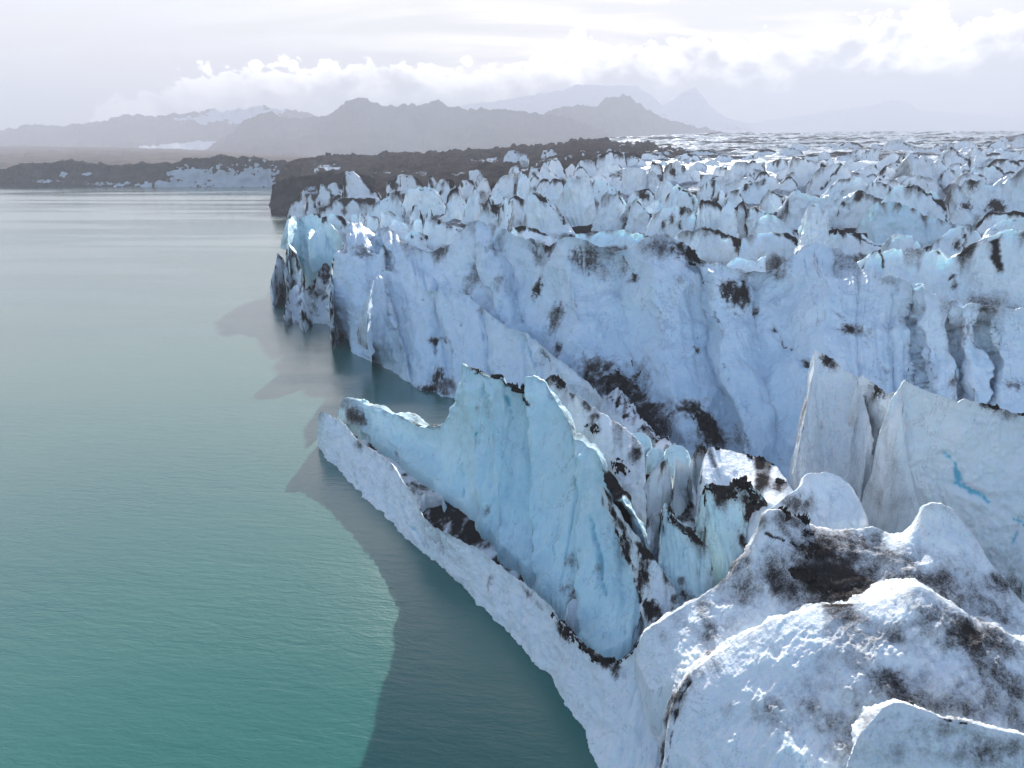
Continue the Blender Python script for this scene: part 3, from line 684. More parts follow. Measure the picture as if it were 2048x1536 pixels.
sheet('ice_plate', 'large pale ice plate split by a bright blue zigzag crack, at the right edge', 'ice plate', 'c7', [(1424, 440, 19.4), (1412, 335, 20.5), (1432, 304, 21), (1462, 322), (1520, 350), (1560, 368), (1630, 392), (1690, 412, 20), (1705, 425), (1722, 408), (1745, 406), (1800, 420, 20), (1850, 428), (1950, 458), (2043, 490, 19), (2200, 540, 17.5), (2500, 600, 16), (2900, 700, 14)],
      [(1640, 1290), (1670, 1320), (1720, 1350), (1800, 1390), (1900, 1430), (2050, 1470), (2200, 1500), (2500, 1540), (2900, 1580)], fv=2.5, prof=1.3, T=4, D=17, amp=.55, lam=7, flute=.2, flam=4, jag=.12, smooth=2.5, cd=.2, bd=.4, fall=1.2, seed=53, mat=M_NEAR, backdir=(.12, 1), group=RG,
      spots=[(1880, 430, 70, 20, .9), (1960, 480, 80, 30, .5), (1830, 530, 60, 16, .3), (2010, 1400, 120, 60, .6), (1960, 1200, 80, 60, .25), (1990, 1330, 100, 60, .4)],
      lines=[([(1640, 690), (1690, 740), (1700, 840), (1780, 885), (1860, 930), (1940, 975), (2032, 1042), (2043, 1060)], 15, -.3, 1.1, .35), ([(2032, 1042), (2010, 1100), (1985, 1165)], 13, -.2, 1.0, .3), ([(1560, 810), (1600, 825)], 7, 0, .8, .15)],
      caps=[(1895, 436, 50, 12, .35), (2030, 480, 30, 12, .35)])

# ---- left headland of the front
LG = 'broken ice at the headland of the front'
sheet('ice_block', 'bright turquoise ice block with a jagged rim at the headland of the front', 'ice block', 'c3', [(295, 1000, 14), (298, 820, 19), (304, 745), (325, 712, 20), (352, 712), (380, 745), (395, 705), (412, 712), (430, 712), (450, 695, 20.5), (500, 698), (560, 735), (620, 768), (680, 825, 20.5), (715, 880), (738, 950, 17), (745, 1100, 12)],
      [(330, 1130), (400, 1180), (450, 1200), (500, 1210), (560, 1220), (640, 1230), (700, 1240), (740, 1250)], fv=4, step=2.4, prof=1.2, T=6, D=7, amp=.55, lam=4, flute=.7, flam=2.6, jag=.6, smooth=1, cd=.25, bd=.35, seed=61, slant=20,
      relief=[(290, 0), (330, 1.2), (385, -1.5), (400, .8), (470, 1.6), (540, .2), (600, 1.5), (640, -1), (680, .8), (745, -.8)], mat=M_BLUE, group=LG,
      lines=[([(385, 720), (400, 850), (410, 1050)], 14, 0, .8, .9), ([(310, 900), (350, 1000), (400, 1060)], 18, .1, .8, .5)])
sheet('ice_block', 'thin toothed blade of turquoise ice in front of the jagged-rimmed block', 'ice block', 'c3', [(455, 960, 15), (462, 830, 18), (485, 808), (510, 832), (545, 792, 18.6), (570, 800), (595, 845), (630, 770, 19), (660, 830), (705, 900, 16), (720, 960, 14)],
      [(470, 1050), (520, 1010), (580, 1000), (640, 1020), (680, 1000), (720, 1000)], fv=13, step=2, prof=1.1, T=2, D=6, amp=.5, lam=5, flute=.4, jag=.2, smooth=1.5, cd=.05, bd=.1, seed=62, mat=M_BLUE, group=LG)
for k, (lab, cr, z0, z1, ft, sp) in enumerate([
    ('sharp dirty ice tooth standing in the water at the outermost tip', [(160, 1260), (165, 1200), (185, 1150), (200, 1080), (212, 998), (240, 1015), (268, 1050), (285, 1120), (300, 1250)], 4, 13, [(162, 1285), (200, 1300), (240, 1320), (300, 1340)], [(240, 1040, 30, 30, .8), (265, 1180, 30, 60, .6)]),
    ('grit-streaked ice blade second from the outermost tip', [(270, 1200), (278, 1040), (285, 915), (310, 940), (340, 1000), (375, 1050), (400, 1130), (420, 1260)], 6, 16, [(270, 1340), (310, 1390), (360, 1400), (420, 1400)], [(300, 990, 30, 30, .8), (370, 1090, 40, 60, .9), (320, 1220, 50, 20, .8)]),
    ('low fluted ice foot at the water of the headland', [(262, 1480), (280, 1400), (310, 1290), (340, 1250), (380, 1240), (420, 1290), (450, 1400)], 2, 7, [(270, 1530), (320, 1545), (380, 1560), (440, 1545)], [(300, 1350, 40, 40, .6), (400, 1300, 40, 60, .6)]),
    ('dirt-caked leaning ice slab at the middle of the headland', [(400, 1470), (420, 1300), (470, 1260), (520, 1180), (565, 1100), (595, 1075), (630, 1110), (660, 1180), (685, 1230), (670, 1400)], 3, 12, [(380, 1560), (440, 1570), (500, 1540), (560, 1545), (620, 1570), (660, 1580)], [(620, 1190, 60, 100, .9), (560, 1300, 60, 120, .6), (640, 1380, 40, 120, 1.0), (500, 1420, 40, 60, .6)]),
    ('white ice slab leaning on the great wall at the headland', [(620, 1400), (640, 1060), (680, 1000), (725, 920), (745, 940), (760, 1100), (760, 1300)], 8, 18, [(620, 1590), (660, 1600), (700, 1610), (750, 1620)], [(700, 1200, 30, 60, .5), (640, 1180, 30, 60, .6), (660, 1500, 30, 60, .8)]),
    ('small triangular ice wedge at the water beside the great wall', [(630, 1560), (660, 1450), (710, 1340), (745, 1250), (755, 1400)], 2, 10, [(640, 1610), (680, 1630), (720, 1640), (755, 1660)], [])]):
    zz = [(x, y) for x, y in cr]
    top = min(range(len(cr)), key=lambda i: cr[i][1])
    zz[0] = (*cr[0], z0 + 1.5)
    zz[-1] = (*cr[-1], z0 + 2.5)
    zz[top] = (*cr[top], z1)
    sheet('ice_slab', lab, 'ice slab', 'c3', zz, ft, fv=0.1, step=2.2, prof=1.3, T=4, D=z1 * .6, amp=.8, lam=4, flute=.8, flam=2.4, jag=.5, smooth=2, cd=.8, bd=.6, fall=1.5, haze_d=.6, seed=63 + k, mat=M_ICE, group=LG, spots=sp)

# ------------------------------------------------------------------ the serac field
FG = 'seracs of the glacier field'
PYS = [262, 270, 280, 288, 295, 303, 312, 322, 335, 350, 365, 385, 405, 430, 455, 480, 520, 600]
YS = [1300, 1050, 820, 680, 580, 500, 430, 370, 315, 275, 245, 215, 190, 167, 150, 136, 118, 95]
def depth_of(px, py):
    return float(np.interp(py, PYS, YS)) * (1.0 - 0.16 * float(sstep(1500, 2048, px)))

#  (sheet, crest, foot y, dirt character, depth override)   e right edge dark, c dark crest, p patches, w clean, s dark streaks
SER = [
 ('c4', [(90,760),(120,600),(150,505),(190,520),(270,570),(340,640),(420,740),(490,850)], 900, 'e', 0),
 ('c4', [(365,700),(390,560),(415,460),(460,430),(540,420),(590,450),(640,560),(670,680),(690,760)], 900, 'w', 0),
 ('c4', [(660,720),(700,590),(745,525),(800,545),(850,520),(870,560),(900,620),(925,730)], 890, 'e', 0),
 ('c4', [(225,560),(310,430),(340,410),(410,440),(405,540)], 700, 'c', 0),
 ('c4', [(-60,600),(0,560),(60,560),(120,580)], 860, 'c', 0),
 ('c4', [(915,720),(950,600),(975,570),(1010,600),(1060,650),(1105,700)], 880, 'e', 0),
 ('c4', [(1085,770),(1130,680),(1200,650),(1300,640),(1400,650),(1450,720),(1425,850)], 900, 'p', 0),
 ('c4', [(1165,690),(1220,560),(1300,475),(1360,500),(1440,560),(1470,590),(1450,680)], 760, 'e', 0),
 ('c4', [(1415,850),(1450,700),(1490,590),(1560,600),(1640,620),(1665,680)], 900, 'c', 0),
 ('c4', [(1595,850),(1650,680),(1700,600),(1740,620),(1770,700),(1775,880)], 920, 'w', 0),
 ('c4', [(1768,760),(1790,610),(1820,600),(1855,680)], 900, 'c', 0),
 ('c4', [(1845,720),(1852,650),(1900,655),(2000,680),(2090,690)], 880, 'c', 0),
 ('c5', [(-90,760),(-50,722),(0,705),(60,720),(140,780),(200,840),(255,890)], 960, 'w', 0),
 ('c4', [(900,620),(950,530),(1020,500),(1080,500),(1130,540),(1130,600),(1090,640)], 700, 'E', 0),
 ('c4', [(1060,640),(1110,590),(1160,585),(1195,640)], 700, 'w', 0),
 ('c4', [(1125,620),(1160,470),(1200,430),(1260,460),(1310,500)], 700, 'w', 0),
 ('c4', [(863,560),(870,350),(920,330),(1000,325),(1050,350),(1065,440)], 620, 'w', 0),
 ('c4', [(1035,500),(1070,380),(1110,365),(1150,420),(1210,470)], 620, 'w', 0),
 ('c4', [(1085,350),(1100,290),(1160,300),(1190,310),(1195,390)], 500, 'e', 0),
 ('c4', [(1185,440),(1210,320),(1290,275),(1340,310),(1380,350),(1440,350),(1480,380),(1480,490)], 580, 'p', 0),
 ('c4', [(1480,500),(1530,440),(1600,435),(1640,460),(1650,580)], 660, 'p', 0),
 ('c4', [(1565,440),(1600,340),(1650,330),(1695,330),(1700,420)], 560, 'e', 0),
 ('c4', [(1645,520),(1680,360),(1720,345),(1790,400),(1860,445)], 640, 'w', 0),
 ('c4', [(1605,620),(1640,490),(1690,550),(1695,640)], 700, 'c', 0),
 ('c4', [(1675,660),(1720,520),(1780,500),(1835,600)], 760, 'e', 0),
 ('c4', [(1775,520),(1830,460),(1880,450),(1950,440),(2030,410)], 680, 'p', 0),
 ('c5', [(-60,600),(0,515),(60,515),(130,560)], 760, 'e', 0),
 ('c4', [(590,420),(650,290),(700,230),(760,195),(820,205),(880,235),(900,310)], 460, 'c', 0),
 ('c4', [(640,420),(690,330),(740,310),(800,300),(870,350)], 480, 'w', 0),
 ('c4', [(878,320),(900,260),(950,240),(1010,260),(1015,330)], 390, 'e', 0),
 ('c4', [(995,310),(1030,230),(1080,220),(1130,260),(1170,300)], 380, 'w', 0),
 ('c4', [(1280,300),(1340,230),(1400,215),(1460,230),(1540,280),(1610,310)], 440, 'e', 0),
 ('c4', [(1575,290),(1640,230),(1700,240),(1760,275),(1820,300)], 380, 'w', 0),
 ('c4', [(1725,340),(1760,295),(1860,300),(1920,310),(1990,290),(2000,360)], 500, 'e', 0),
 ('c5', [(-120,235),(-60,195),(0,190),(60,200)], 300, 'c', 0),
 ('c4', [(265,370),(290,290),(330,260),(370,270),(400,330),(450,410)], 450, 'e', 0),
 ('c4', [(95,510),(200,430),(230,330),(270,370),(330,420)], 600, 'w', 0),
 ('c4', [(35,580),(50,430),(100,390),(120,420),(135,580)], 640, 'w', 0),
 ('c4', [(25,460),(70,360),(115,440)], 520, 'w', 0),
 ('c4', [(480,380),(530,290),(580,265),(645,290)], 440, 'p', 0),
 ('c4', [(610,490),(650,425),(700,435),(760,455),(860,530)], 620, 's', 0),
 ('c4', [(565,480),(600,375),(615,460)], 560, 'w', 0),
 ('c4', [(125,450),(180,390),(215,420)], 500, 'c', 0),
 ('c4', [(1095,220),(1180,235),(1260,280)], 330, 'c', 0),
 ('c4', [(1410,215),(1500,190),(1610,215)], 270, 'c', 0),
 ('c4', [(-20,830),(0,800),(100,795),(200,830),(300,870),(390,890),(470,870)], 960, 'c', 0),
 ('c4', [(500,870),(560,855),(640,850),(760,825),(880,830),(1000,850),(1080,880)], 980, 'b', 0),
 ('c4', [(1270,890),(1350,830),(1430,830),(1520,800),(1600,810),(1680,850),(1760,880),(1810,900),(1820,1010)], 1080, 'e', 0),
 ('c5', [(-230,1000),(-200,900),(-130,860),(-60,850),(0,850),(60,840),(150,850),(220,870),(290,930),(310,990)], 1080, 'e', 0),
 ('c4', [(1690,1100),(1760,1050),(1880,1060),(1930,1070),(2000,1030)], 1160, 'w', 0),
 ('c5', [(155,680),(170,560),(200,515),(240,510),(280,540),(370,570),(480,570),(600,580),(680,540),(720,515),(760,520),(830,560),(900,580),(990,610)], 900, 'S', 0),
 ('c5', [(820,700),(860,615),(950,605),(1040,610),(1120,650),(1250,710),(1400,760),(1530,790),(1600,800)], 960, 'b', 0),
 ('c5', [(890,600),(1000,490),(1060,480),(1130,460),(1200,480),(1290,530),(1400,600),(1420,640),(1430,740)], 800, 'e', 0),
 ('c5', [(255,940),(262,860),(290,760),(310,650),(350,610),(400,630),(450,670),(475,700),(480,860)], 1000, 'w', 118),
 ('c5', [(440,880),(490,815),(550,810),(620,850),(700,850),(760,880),(830,930),(950,950)], 1050, 'c', 0),
 ('c5', [(955,960),(980,870),(1050,860),(1140,870),(1170,920),(1210,960)], 1020, 'w', 0),
 ('c5', [(1190,980),(1290,930),(1380,870),(1440,820),(1520,800),(1590,810),(1640,840),(1685,890),(1660,980)], 1090, 'p', 0),
 ('c5', [(770,1050),(860,980),(940,965),(1050,970),(1090,990),(1150,970),(1230,970),(1300,990),(1380,1010),(1500,1040),(1580,1010),(1690,960),(1760,900),(1850,840),(1930,835),(2030,850),(2150,880),(2500,930),(3000,1010)], 1480, 's', 92),
 ('c5', [(1630,810),(1680,740),(1740,690),(1850,690),(1950,685),(2040,690),(2120,700)], 880, 'c', 0),
 ('c5', [(1680,920),(1740,820),(1850,750),(1950,735),(2040,735),(2120,760)], 960, 'w', 0),
 ('c5', [(1428,760),(1425,560),(1440,480),(1480,470),(1520,480),(1560,440),(1600,425),(1700,450),(1780,470),(1850,470),(1880,440),(1920,400),(1970,360),(2030,345),(2120,350)], 830, 'p', 0),
 ('c5', [(1100,540),(1115,340),(1090,265),(1110,235),(1180,235),(1240,250),(1300,290),(1380,270),(1430,320),(1480,390),(1510,450)], 640, 'w', 0),
 ('c5', [(1360,300),(1400,200),(1460,165),(1520,210),(1590,250),(1620,270),(1610,420)], 480, 'e', 0),
 ('c5', [(1570,210),(1620,170),(1690,180),(1740,230),(1780,280)], 320, 'e', 0),
 ('c5', [(1605,420),(1620,330),(1700,330),(1760,310),(1830,330),(1880,370),(1910,420)], 520, 'e', 0),
 ('c5', [(1710,330),(1790,270),(1880,265),(1960,290),(2040,330)], 430, 'c', 0),
 ('c5', [(1800,280),(1850,210),(1910,195),(1980,205),(2060,220)], 330, 'w', 0),
 ('c5', [(1610,290),(1650,235),(1720,240),(1760,280)], 360, 'w', 0),
 ('c5', [(1460,180),(1500,130),(1570,118),(1640,150),(1655,180)], 230, 'w', 0),
 ('c5', [(1720,200),(1760,140),(1820,110),(1870,130),(1895,200)], 280, 'c', 0),
 ('c5', [(1915,210),(1935,120),(1970,85),(2030,80),(2080,100)], 250, 'w', 0),
 ('c5', [(880,250),(920,150),(970,120),(1040,120),(1110,150),(1155,195)], 310, 'w', 0),
 ('c5', [(610,330),(640,290),(720,290),(810,310)], 420, 'w', 0),
 ('c5', [(650,380),(740,340),(800,320),(850,310),(880,370)], 490, 'w', 0),
 ('c5', [(872,440),(890,350),(940,315),(990,340),(1050,400)], 520, 'c', 0),
 ('c5', [(1010,360),(1040,240),(1090,200),(1140,220)], 400, 'p', 0),
 ('c5', [(820,330),(920,260),(980,220),(1050,240)], 380, 'w', 0),
 ('c5', [(145,530),(170,330),(190,270),(250,255),(330,265),(420,290),(500,330)], 590, 'e', 0),
 ('c5', [(305,530),(360,380),(420,340),(490,320),(560,290),(620,320),(670,400)], 600, 'S', 0),
 ('c5', [(425,570),(500,480),(570,430),(670,405)], 620, 's', 0),
 ('c5', [(500,570),(580,520),(640,470),(680,410),(730,415),(790,460)], 650, 'w', 0),
 ('c5', [(775,490),(810,445),(880,450),(960,480),(990,510)], 640, 'p', 0),
 ('c5', [(-10,310),(60,265),(120,270),(170,330)], 480, 'p', 0),
 ('c5', [(75,270),(100,190),(140,175),(200,180),(270,210),(290,260)], 320, 'w', 0),
 ('c5', [(125,190),(200,155),(300,165),(350,220)], 260, 'w', 0),
 ('c5', [(385,290),(410,220),(440,200),(490,230),(505,300)], 350, 'w', 0),
 ('c5', [(455,220),(520,160),(580,165),(650,200)], 280, 'w', 0),
 ('c5', [(495,300),(560,250),(640,220),(720,190),(790,200)], 330, 's', 0),
 ('c5', [(715,300),(740,220),(800,190),(880,190)], 330, 's', 0),
 ('c5', [(555,165),(620,130),(700,140),(770,175)], 220, 'c', 0),
 ('c5', [(1145,210),(1200,180),(1260,190),(1330,180),(1400,210)], 300, 's', 0),
 ('c5', [(435,175),(480,140),(545,160)], 210, 'w', 0),
 ('c5', [(245,290),(300,240),(395,235)], 330, 'c', 0),
 ('c3', [(730,580),(740,400),(750,355),(800,365),(880,410),(950,460),(990,500),(1030,560)], 640, 'c', 390),
 ('c3', [(540,520),(550,460),(620,460),(660,450),(735,480)], 580, 'p', 405),
 ('c3', [(1060,500),(1075,440),(1110,430),(1155,480)], 560, 'w', 375),
 ('c3', [(1095,450),(1150,400),(1200,380),(1260,390),(1320,420),(1370,490)], 560, 's', 365),
 ('c3', [(1385,480),(1400,400),(1420,390),(1465,460)], 520, 'c', 355),
 ('c3', [(1440,560),(1460,450),(1500,420),(1580,420),(1615,500)], 640, 'p', 300),
 ('c3', [(1615,520),(1660,430),(1740,430),(1765,500)], 580, 'p', 310),
 ('c3', [(1695,430),(1710,360),(1790,350),(1815,420)], 480, 'w', 350),
 ('c3', [(1175,670),(1220,530),(1250,495),(1330,490),(1400,490),(1440,500),(1480,560),(1530,660)], 780, 'w', 240),
 ('c3', [(1525,720),(1540,560),(1580,500),(1620,490),(1650,560),(1700,640)], 820, 'c', 225),
 ('c3', [(905,720),(950,640),(1010,590),(1080,560),(1150,555),(1180,600),(1210,660)], 800, 's', 235),
 ('c3', [(1645,760),(1680,640),(1720,560),(1770,550),(1795,620)], 840, 'w', 212),
 ('c3', [(1735,580),(1750,470),(1795,540)], 640, 'c', 260),
 ('c3', [(1795,740),(1820,640),(1870,560),(1890,620),(1920,620),(1970,600)], 850, 'E', 200),
 ('c3', [(1965,800),(1970,640),(2000,565),(2060,590)], 850, 'p', 190),
 ('c3', [(1870,580),(1940,490),(1990,570)], 680, 'w', 235),
 ('c3', [(1775,490),(1810,420),(1850,420),(1875,490)], 540, 'w', 290),
 ('c3', [(1895,500),(1950,420),(2020,380),(2060,330)], 580, 'w', 270),
 ('c3', [(1260,700),(1270,630),(1300,620),(1330,660),(1355,740)], 800, 'c', 190),
 ('c3', [(1375,720),(1390,650),(1415,655),(1415,730)], 780, 'c', 195),
 ('c3', [(1015,780),(1025,670),(1100,680),(1180,720),(1260,790)], 840, 'S', 185),
 ('c3', [(1085,820),(1110,740),(1170,740),(1240,810)], 900, 'w', 172),
 ('c3', [(775,780),(790,710),(840,700),(855,760)], 830, 'e', 185),
 ('c3', [(845,740),(870,690),(905,730)], 800, 'e', 190),
 ('c3', [(905,770),(920,700),(1000,710),(1015,760)], 840, 'e', 180),
 ('c3', [(1205,900),(1240,830),(1320,840),(1400,870),(1420,930)], 1000, 'p', 158),
 ('c3', [(1235,830),(1290,740),(1340,740),(1355,850)], 900, 'w', 168),
 ('c3', [(1345,860),(1370,740),(1440,740),(1490,730),(1540,770),(1670,810)], 960, 'e', 160),
 ('c3', [(310,720),(330,600),(380,540),(420,510),(445,600)], 740, 's', 425),
 ('c3', [(425,700),(450,560),(480,540),(530,570),(580,620),(585,680)], 740, 'p', 415),
 ('c3', [(515,560),(560,520),(615,580)], 650, 'p', 412),
 ('c3', [(595,620),(680,540),(720,550)], 680, 'e', 400),
 ('c3', [(550,670),(620,610),(720,580),(850,580),(950,570),(1060,570)], 800, 'D', 330),
 ('c3', [(560,720),(640,690),(720,720),(780,760)], 860, 'D', 200),
]
SHAPES = {}
ORD = ['first', 'second', 'third', 'fourth', 'fifth', 'sixth', 'seventh', 'eighth', 'ninth', 'tenth', 'eleventh', 'twelfth', 'thirteenth',
       'fourteenth', 'fifteenth', 'sixteenth', 'seventeenth', 'eighteenth', 'nineteenth', 'twentieth']
rows = []
for k, (c, cr, fy, ch, Yo) in enumerate(SER):
    F = crop(c, cr)
    xs = [p[0] for p in F]
    ys = [p[1] for p in F]
    x0, y0, kk = CROP[c]
    w = max(xs) - min(xs)
    h = (fy - min(p[1] for p in cr)) / kk
    rows.append(dict(k=k, c=c, cr=cr, fy=fy, ch=ch, Y=Yo or depth_of(np.mean(xs), min(ys) + 0.4 * (max(ys) - min(ys))), x=np.mean(xs), top=min(ys), w=w, h=h))
def words_for(r):
    size = 'small' if r['w'] < 26 else 'large' if r['w'] > 75 else 'mid-sized'
    peak = min(range(len(r['cr'])), key=lambda i: r['cr'][i][1])
    slim = r['h'] / max(r['w'], 1)
    form = 'flat low' if slim < .55 else 'slender pointed' if slim > 1.5 else 'rounded' if len(r['cr']) > 5 and .25 < peak / (len(r['cr']) - 1) < .75 else 'angular'
    look = {'e': 'dark right flank', 'E': 'black grit patch', 'c': 'gritty crest', 'p': 'grit patches', 'w': 'clean white face', 's': 'dirt streaks', 'S': 'broad black streak', 'b': 'smooth blue face', 'D': 'dark dirty top'}[r['ch']]
    row = 'in the front row' if r['top'] > 440 else 'in the second row' if r['top'] > 390 else 'in mid field' if r['top'] > 345 else 'in the upper rows' if r['top'] > 300 else 'on the far skyline'
    if r['x'] < 790 and r['Y'] > 300:
        row = 'near the dark headland'
    elif r['x'] < 1000:
        row += ' left'
    elif r['x'] > 1560:
        row += ' right'
    return size, form, look, row
classes = {}
for r in rows:
    classes.setdefault(words_for(r), []).append(r)
for key, v in classes.items():
    v.sort(key=lambda r: r['x'])
    for i, r in enumerate(v):
        size, form, look, row = key
        r['label'] = f"{size} {form} serac with {look} {row}".replace('mid-sized ', '') + (f", {ORD[i]} from left" if len(v) > 1 else '')

def serac(r):
    Y, c, cr, fy, ch, k = r['Y'], r['c'], r['cr'], r['fy'], r['ch'], r['k']
    mpp = Y / FPX
    hm = r['h'] * mpp
    Yf = Y - min((0.18 + 0.35 * rng.random()) * hm + 0.8, 10)
    tilt = (rng.random() - .5) * 0.35 * r['h'] * CROP[c][2]
    xs = [p[0] for p in cr]
    xm = sum(xs) / len(xs)
    foot = [(xm + tilt + (x - xm) * 1.05, fy + (rng.random() - .5) * 6) for x in (xs[0], xm * .6 + xs[0] * .4, xm, xm * .6 + xs[-1] * .4, xs[-1])]
    # prow-shaped in plan: the crest is nearest at its peak and swings back to both ends
    ip = min(range(len(cr)), key=lambda q: cr[q][1])
    Wm = (xs[-1] - xs[0]) / CROP[c][2] * mpp
    if c != 'f':
        sl, sr = (.05 + .4 * rng.random()) * Wm, (.05 + .4 * rng.random()) * Wm
        if rng.random() < .3:
            sl = -sl * .6
        sw = lambda x: Y + (sl * (xs[ip] - x) / max(xs[ip] - xs[0], 1e-3) if x < xs[ip] else sr * (x - xs[ip]) / max(xs[-1] - xs[ip], 1e-3))
        cr = [(x, y, sw(x)) for x, y in cr]
        foot = [(x, y, sw(min(max(x, xs[0]), xs[-1])) + Yf - Y) for x, y in foot]
    x0, x1, yt = xs[0], xs[-1], min(p[1] for p in cr)
    W = x1 - x0
    H_ = fy - yt
    spots, lns, kw = [], [], dict(cd=.6, bd=.5, haze_d=.15)
    right = [(x - W * .03, y + H_ * .05) for x, y, *_ in cr[ip:]]
    left = [(x + W * .02, y + H_ * .05) for x, y, *_ in cr[:ip + 1]]
    if ch in 'eE' and len(right) > 1:
        lns.append((right + [(x1 - W * .02, min(right[-1][1] + H_ * .4, fy))], W * (.035 + .03 * rng.random()), 1.0, 0, .03 * hm))
        spots.append((x1 - W * .08, yt + H_ * (.35 + .3 * rng.random()), W * .08, H_ * .2, .7))
    if ch == 'E':
        spots.append((x0 + W * .7, yt + H_ * .3, W * .2, H_ * .22, 1.0))
    if ch == 'c':
        kw = dict(cd=.95, bd=.75, haze_d=.2)
        lns.append((left + right[1:], W * .03, .8, 0, 0))
    if ch == 'w':
        kw = dict(cd=.35, bd=.4, haze_d=.05)
        spots.append((x0 + W * rng.random(), yt + H_ * (.4 + .4 * rng.random()), W * .04, H_ * .1, .5))
        if rng.random() < .6 and len(right) > 1:
            lns.append((right, W * .02, .7, 0, 0))
    if ch == 'p':
        for q in range(4):
            spots.append((x0 + W * (.1 + .8 * rng.random()), yt + H_ * (.1 + .6 * rng.random()), W * (.03 + .06 * rng.random()), H_ * (.10 + .16 * rng.random()), .85))
    if ch == 's':
        for q in range(5):
            xx = x0 + W * (q + .5 + (rng.random() - .5) * .6) / 5
            lns.append(([(xx, yt + H_ * .15), (xx + W * .02, yt + H_ * (.4 + .3 * rng.random()))], W * .014, .8, 0, .02 * hm))
    if ch == 'S':
        lns.append(([(x0 + W * .74, yt + H_ * .03), (x0 + W * .6, yt + H_ * .25), (x0 + W * .45, yt + H_ * .5), (x0 + W * .33, yt + H_ * .72)], W * .06, 1.0, 0, 0))
    if ch == 'D':
        kw = dict(cd=.7, bd=.8, haze_d=.8)
    if r['cr'] and Y > 290 and k < 300 and c == 'c3':
        kw = dict(cd=.9, bd=.8, haze_d=.7)
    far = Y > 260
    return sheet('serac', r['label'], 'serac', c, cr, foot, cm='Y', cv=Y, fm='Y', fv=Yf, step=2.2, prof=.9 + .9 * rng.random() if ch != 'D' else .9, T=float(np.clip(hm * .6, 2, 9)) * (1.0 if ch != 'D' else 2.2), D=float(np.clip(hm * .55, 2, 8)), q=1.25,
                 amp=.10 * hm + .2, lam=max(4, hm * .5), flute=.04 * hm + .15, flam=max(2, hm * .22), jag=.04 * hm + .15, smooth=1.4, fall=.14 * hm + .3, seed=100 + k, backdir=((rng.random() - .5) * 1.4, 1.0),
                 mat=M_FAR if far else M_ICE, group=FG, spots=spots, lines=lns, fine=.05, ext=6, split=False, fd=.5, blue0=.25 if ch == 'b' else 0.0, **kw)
for r in sorted(rows, key=lambda r: r['Y']):
    serac(r)

# small ones filling the rows behind: a stock of shapes copied and turned
stock = []
for k in range(9):
    wv = 26 + 16 * rng.random()
    hv = 18 + 16 * rng.random()
    X = 1400
    pts = [(X - wv / 2, 330 + hv * .6)]
    m = rng.randint(3, 5)
    for q in range(m):
        pts.append((X - wv / 2 + wv * (q + .6) / (m + .4), 330 + hv * .28 * rng.random() + (hv * .22 if q in (0, m - 1) else 0)))
    pts.append((X + wv / 2, 330 + hv * .65))
    r = dict(Y=300., c='f', cr=pts, fy=330 + hv * 1.35, ch=rng.choice('ecpws'), k=300 + k, h=hv * 1.3, label='small distant white serac among many in the rear rows of the glacier')
    stock.append(serac(r))
stock_used = set()
placed = [(r['x'], r['top'] + 6) for r in rows]
cand = []
for q in range(900):
    px = 1000 + 1048 * rng.random()
    py = 268 + 90 * rng.random() ** 1.1
    lo = 296 if px < 1330 else 296 - (px - 1330) / 720 * 28
    if py < lo + 2:
        continue
    cand.append((px, py))
RL = {}
nplaced = 0
for px, py in cand:
    if nplaced >= 120:
        break
    if any(abs(px - a) < 12 and abs(py - b) < 6 for a, b in placed):
        continue
    placed.append((px, py))
    Y = depth_of(px, py)
    si = rng.randrange(len(stock))
    src = stock[si]
    if si in stock_used:
        o = src.copy()
        COL.objects.link(o)
    else:
        o = src
        stock_used.add(si)
    p = unproj(px, py, Y, 'Y')
    sc = (0.7 + 0.8 * rng.random()) * (1.0 if Y < 500 else 1.25)
    zmax = max(v.co.z for v in src.data.vertices)
    o.scale = (sc * (.9 + .4 * rng.random()), sc, sc * (.8 + .4 * rng.random()))
    o.location = (p[0], p[1], p[2] - zmax * o.scale[2])
    o.rotation_euler = (0, 0, (rng.random() - .5) * .9)
    nplaced += 1
for i, s_ in enumerate(stock):
    if i not in stock_used:
        bpy.data.objects.remove(s_)

# ------------------------------------------------------------------ glacier ground between the seracs
def shore_x(Y):
    return np.interp(Y, [50, 58, 75, 95, 112, 130, 155, 204, 300, 447, 632, 775, 900, 1400, 2600], [20, 12, 10, 10, 2, -8, -30, -62, -95, -146, -240, -290, -260, -150, 0])
gy = 60 * (1 + np.linspace(0, 1, 420) ** 1.3 * 0) * np.exp(np.linspace(0, math.log(2600 / 60), 420))
gx = np.linspace(-1, 1, 460)
YY, UU = np.meshgrid(gy, gx)
XX = UU * (120 + YY * 0.95) + 20
zt = np.interp(YY, [60, 95, 110, 130, 160, 200, 300, 430, 600, 820, 1300, 1800, 2600], [-3, -1, 5, 12, 16, 18, 25, 32.5, 39, 46.5, 64, 74, 86])
zt = zt * (1 + (np.interp(XX / YY, [-.3, -.15, 0, .12], [.25, .4, .72, 1]) - 1) * sstep(200, 340, YY))
zt = np.maximum(zt, 7 * sstep(34, 62, XX) - 1)
edge = XX - shore_x(YY)
w = sstep(0, 25 + 0.12 * YY, edge)
side = sstep(900, -100, XX - 0.25 * YY)
P3 = np.stack([XX, YY, np.zeros_like(XX)], -1)
amp_ = np.interp(YY, [60, 200, 400, 800, 2600], [1, 3, 4, 5, 5])
rg = ridged(P3 / np.array([26., 17., 20.]), 4)
und = fbm(P3 / 140., 3)
far_tilt = np.interp(XX / YY, [-.25, .05, .3, .75], [-.028, -.014, 0, .004]) * np.clip(YY - 450, 0, 2000)
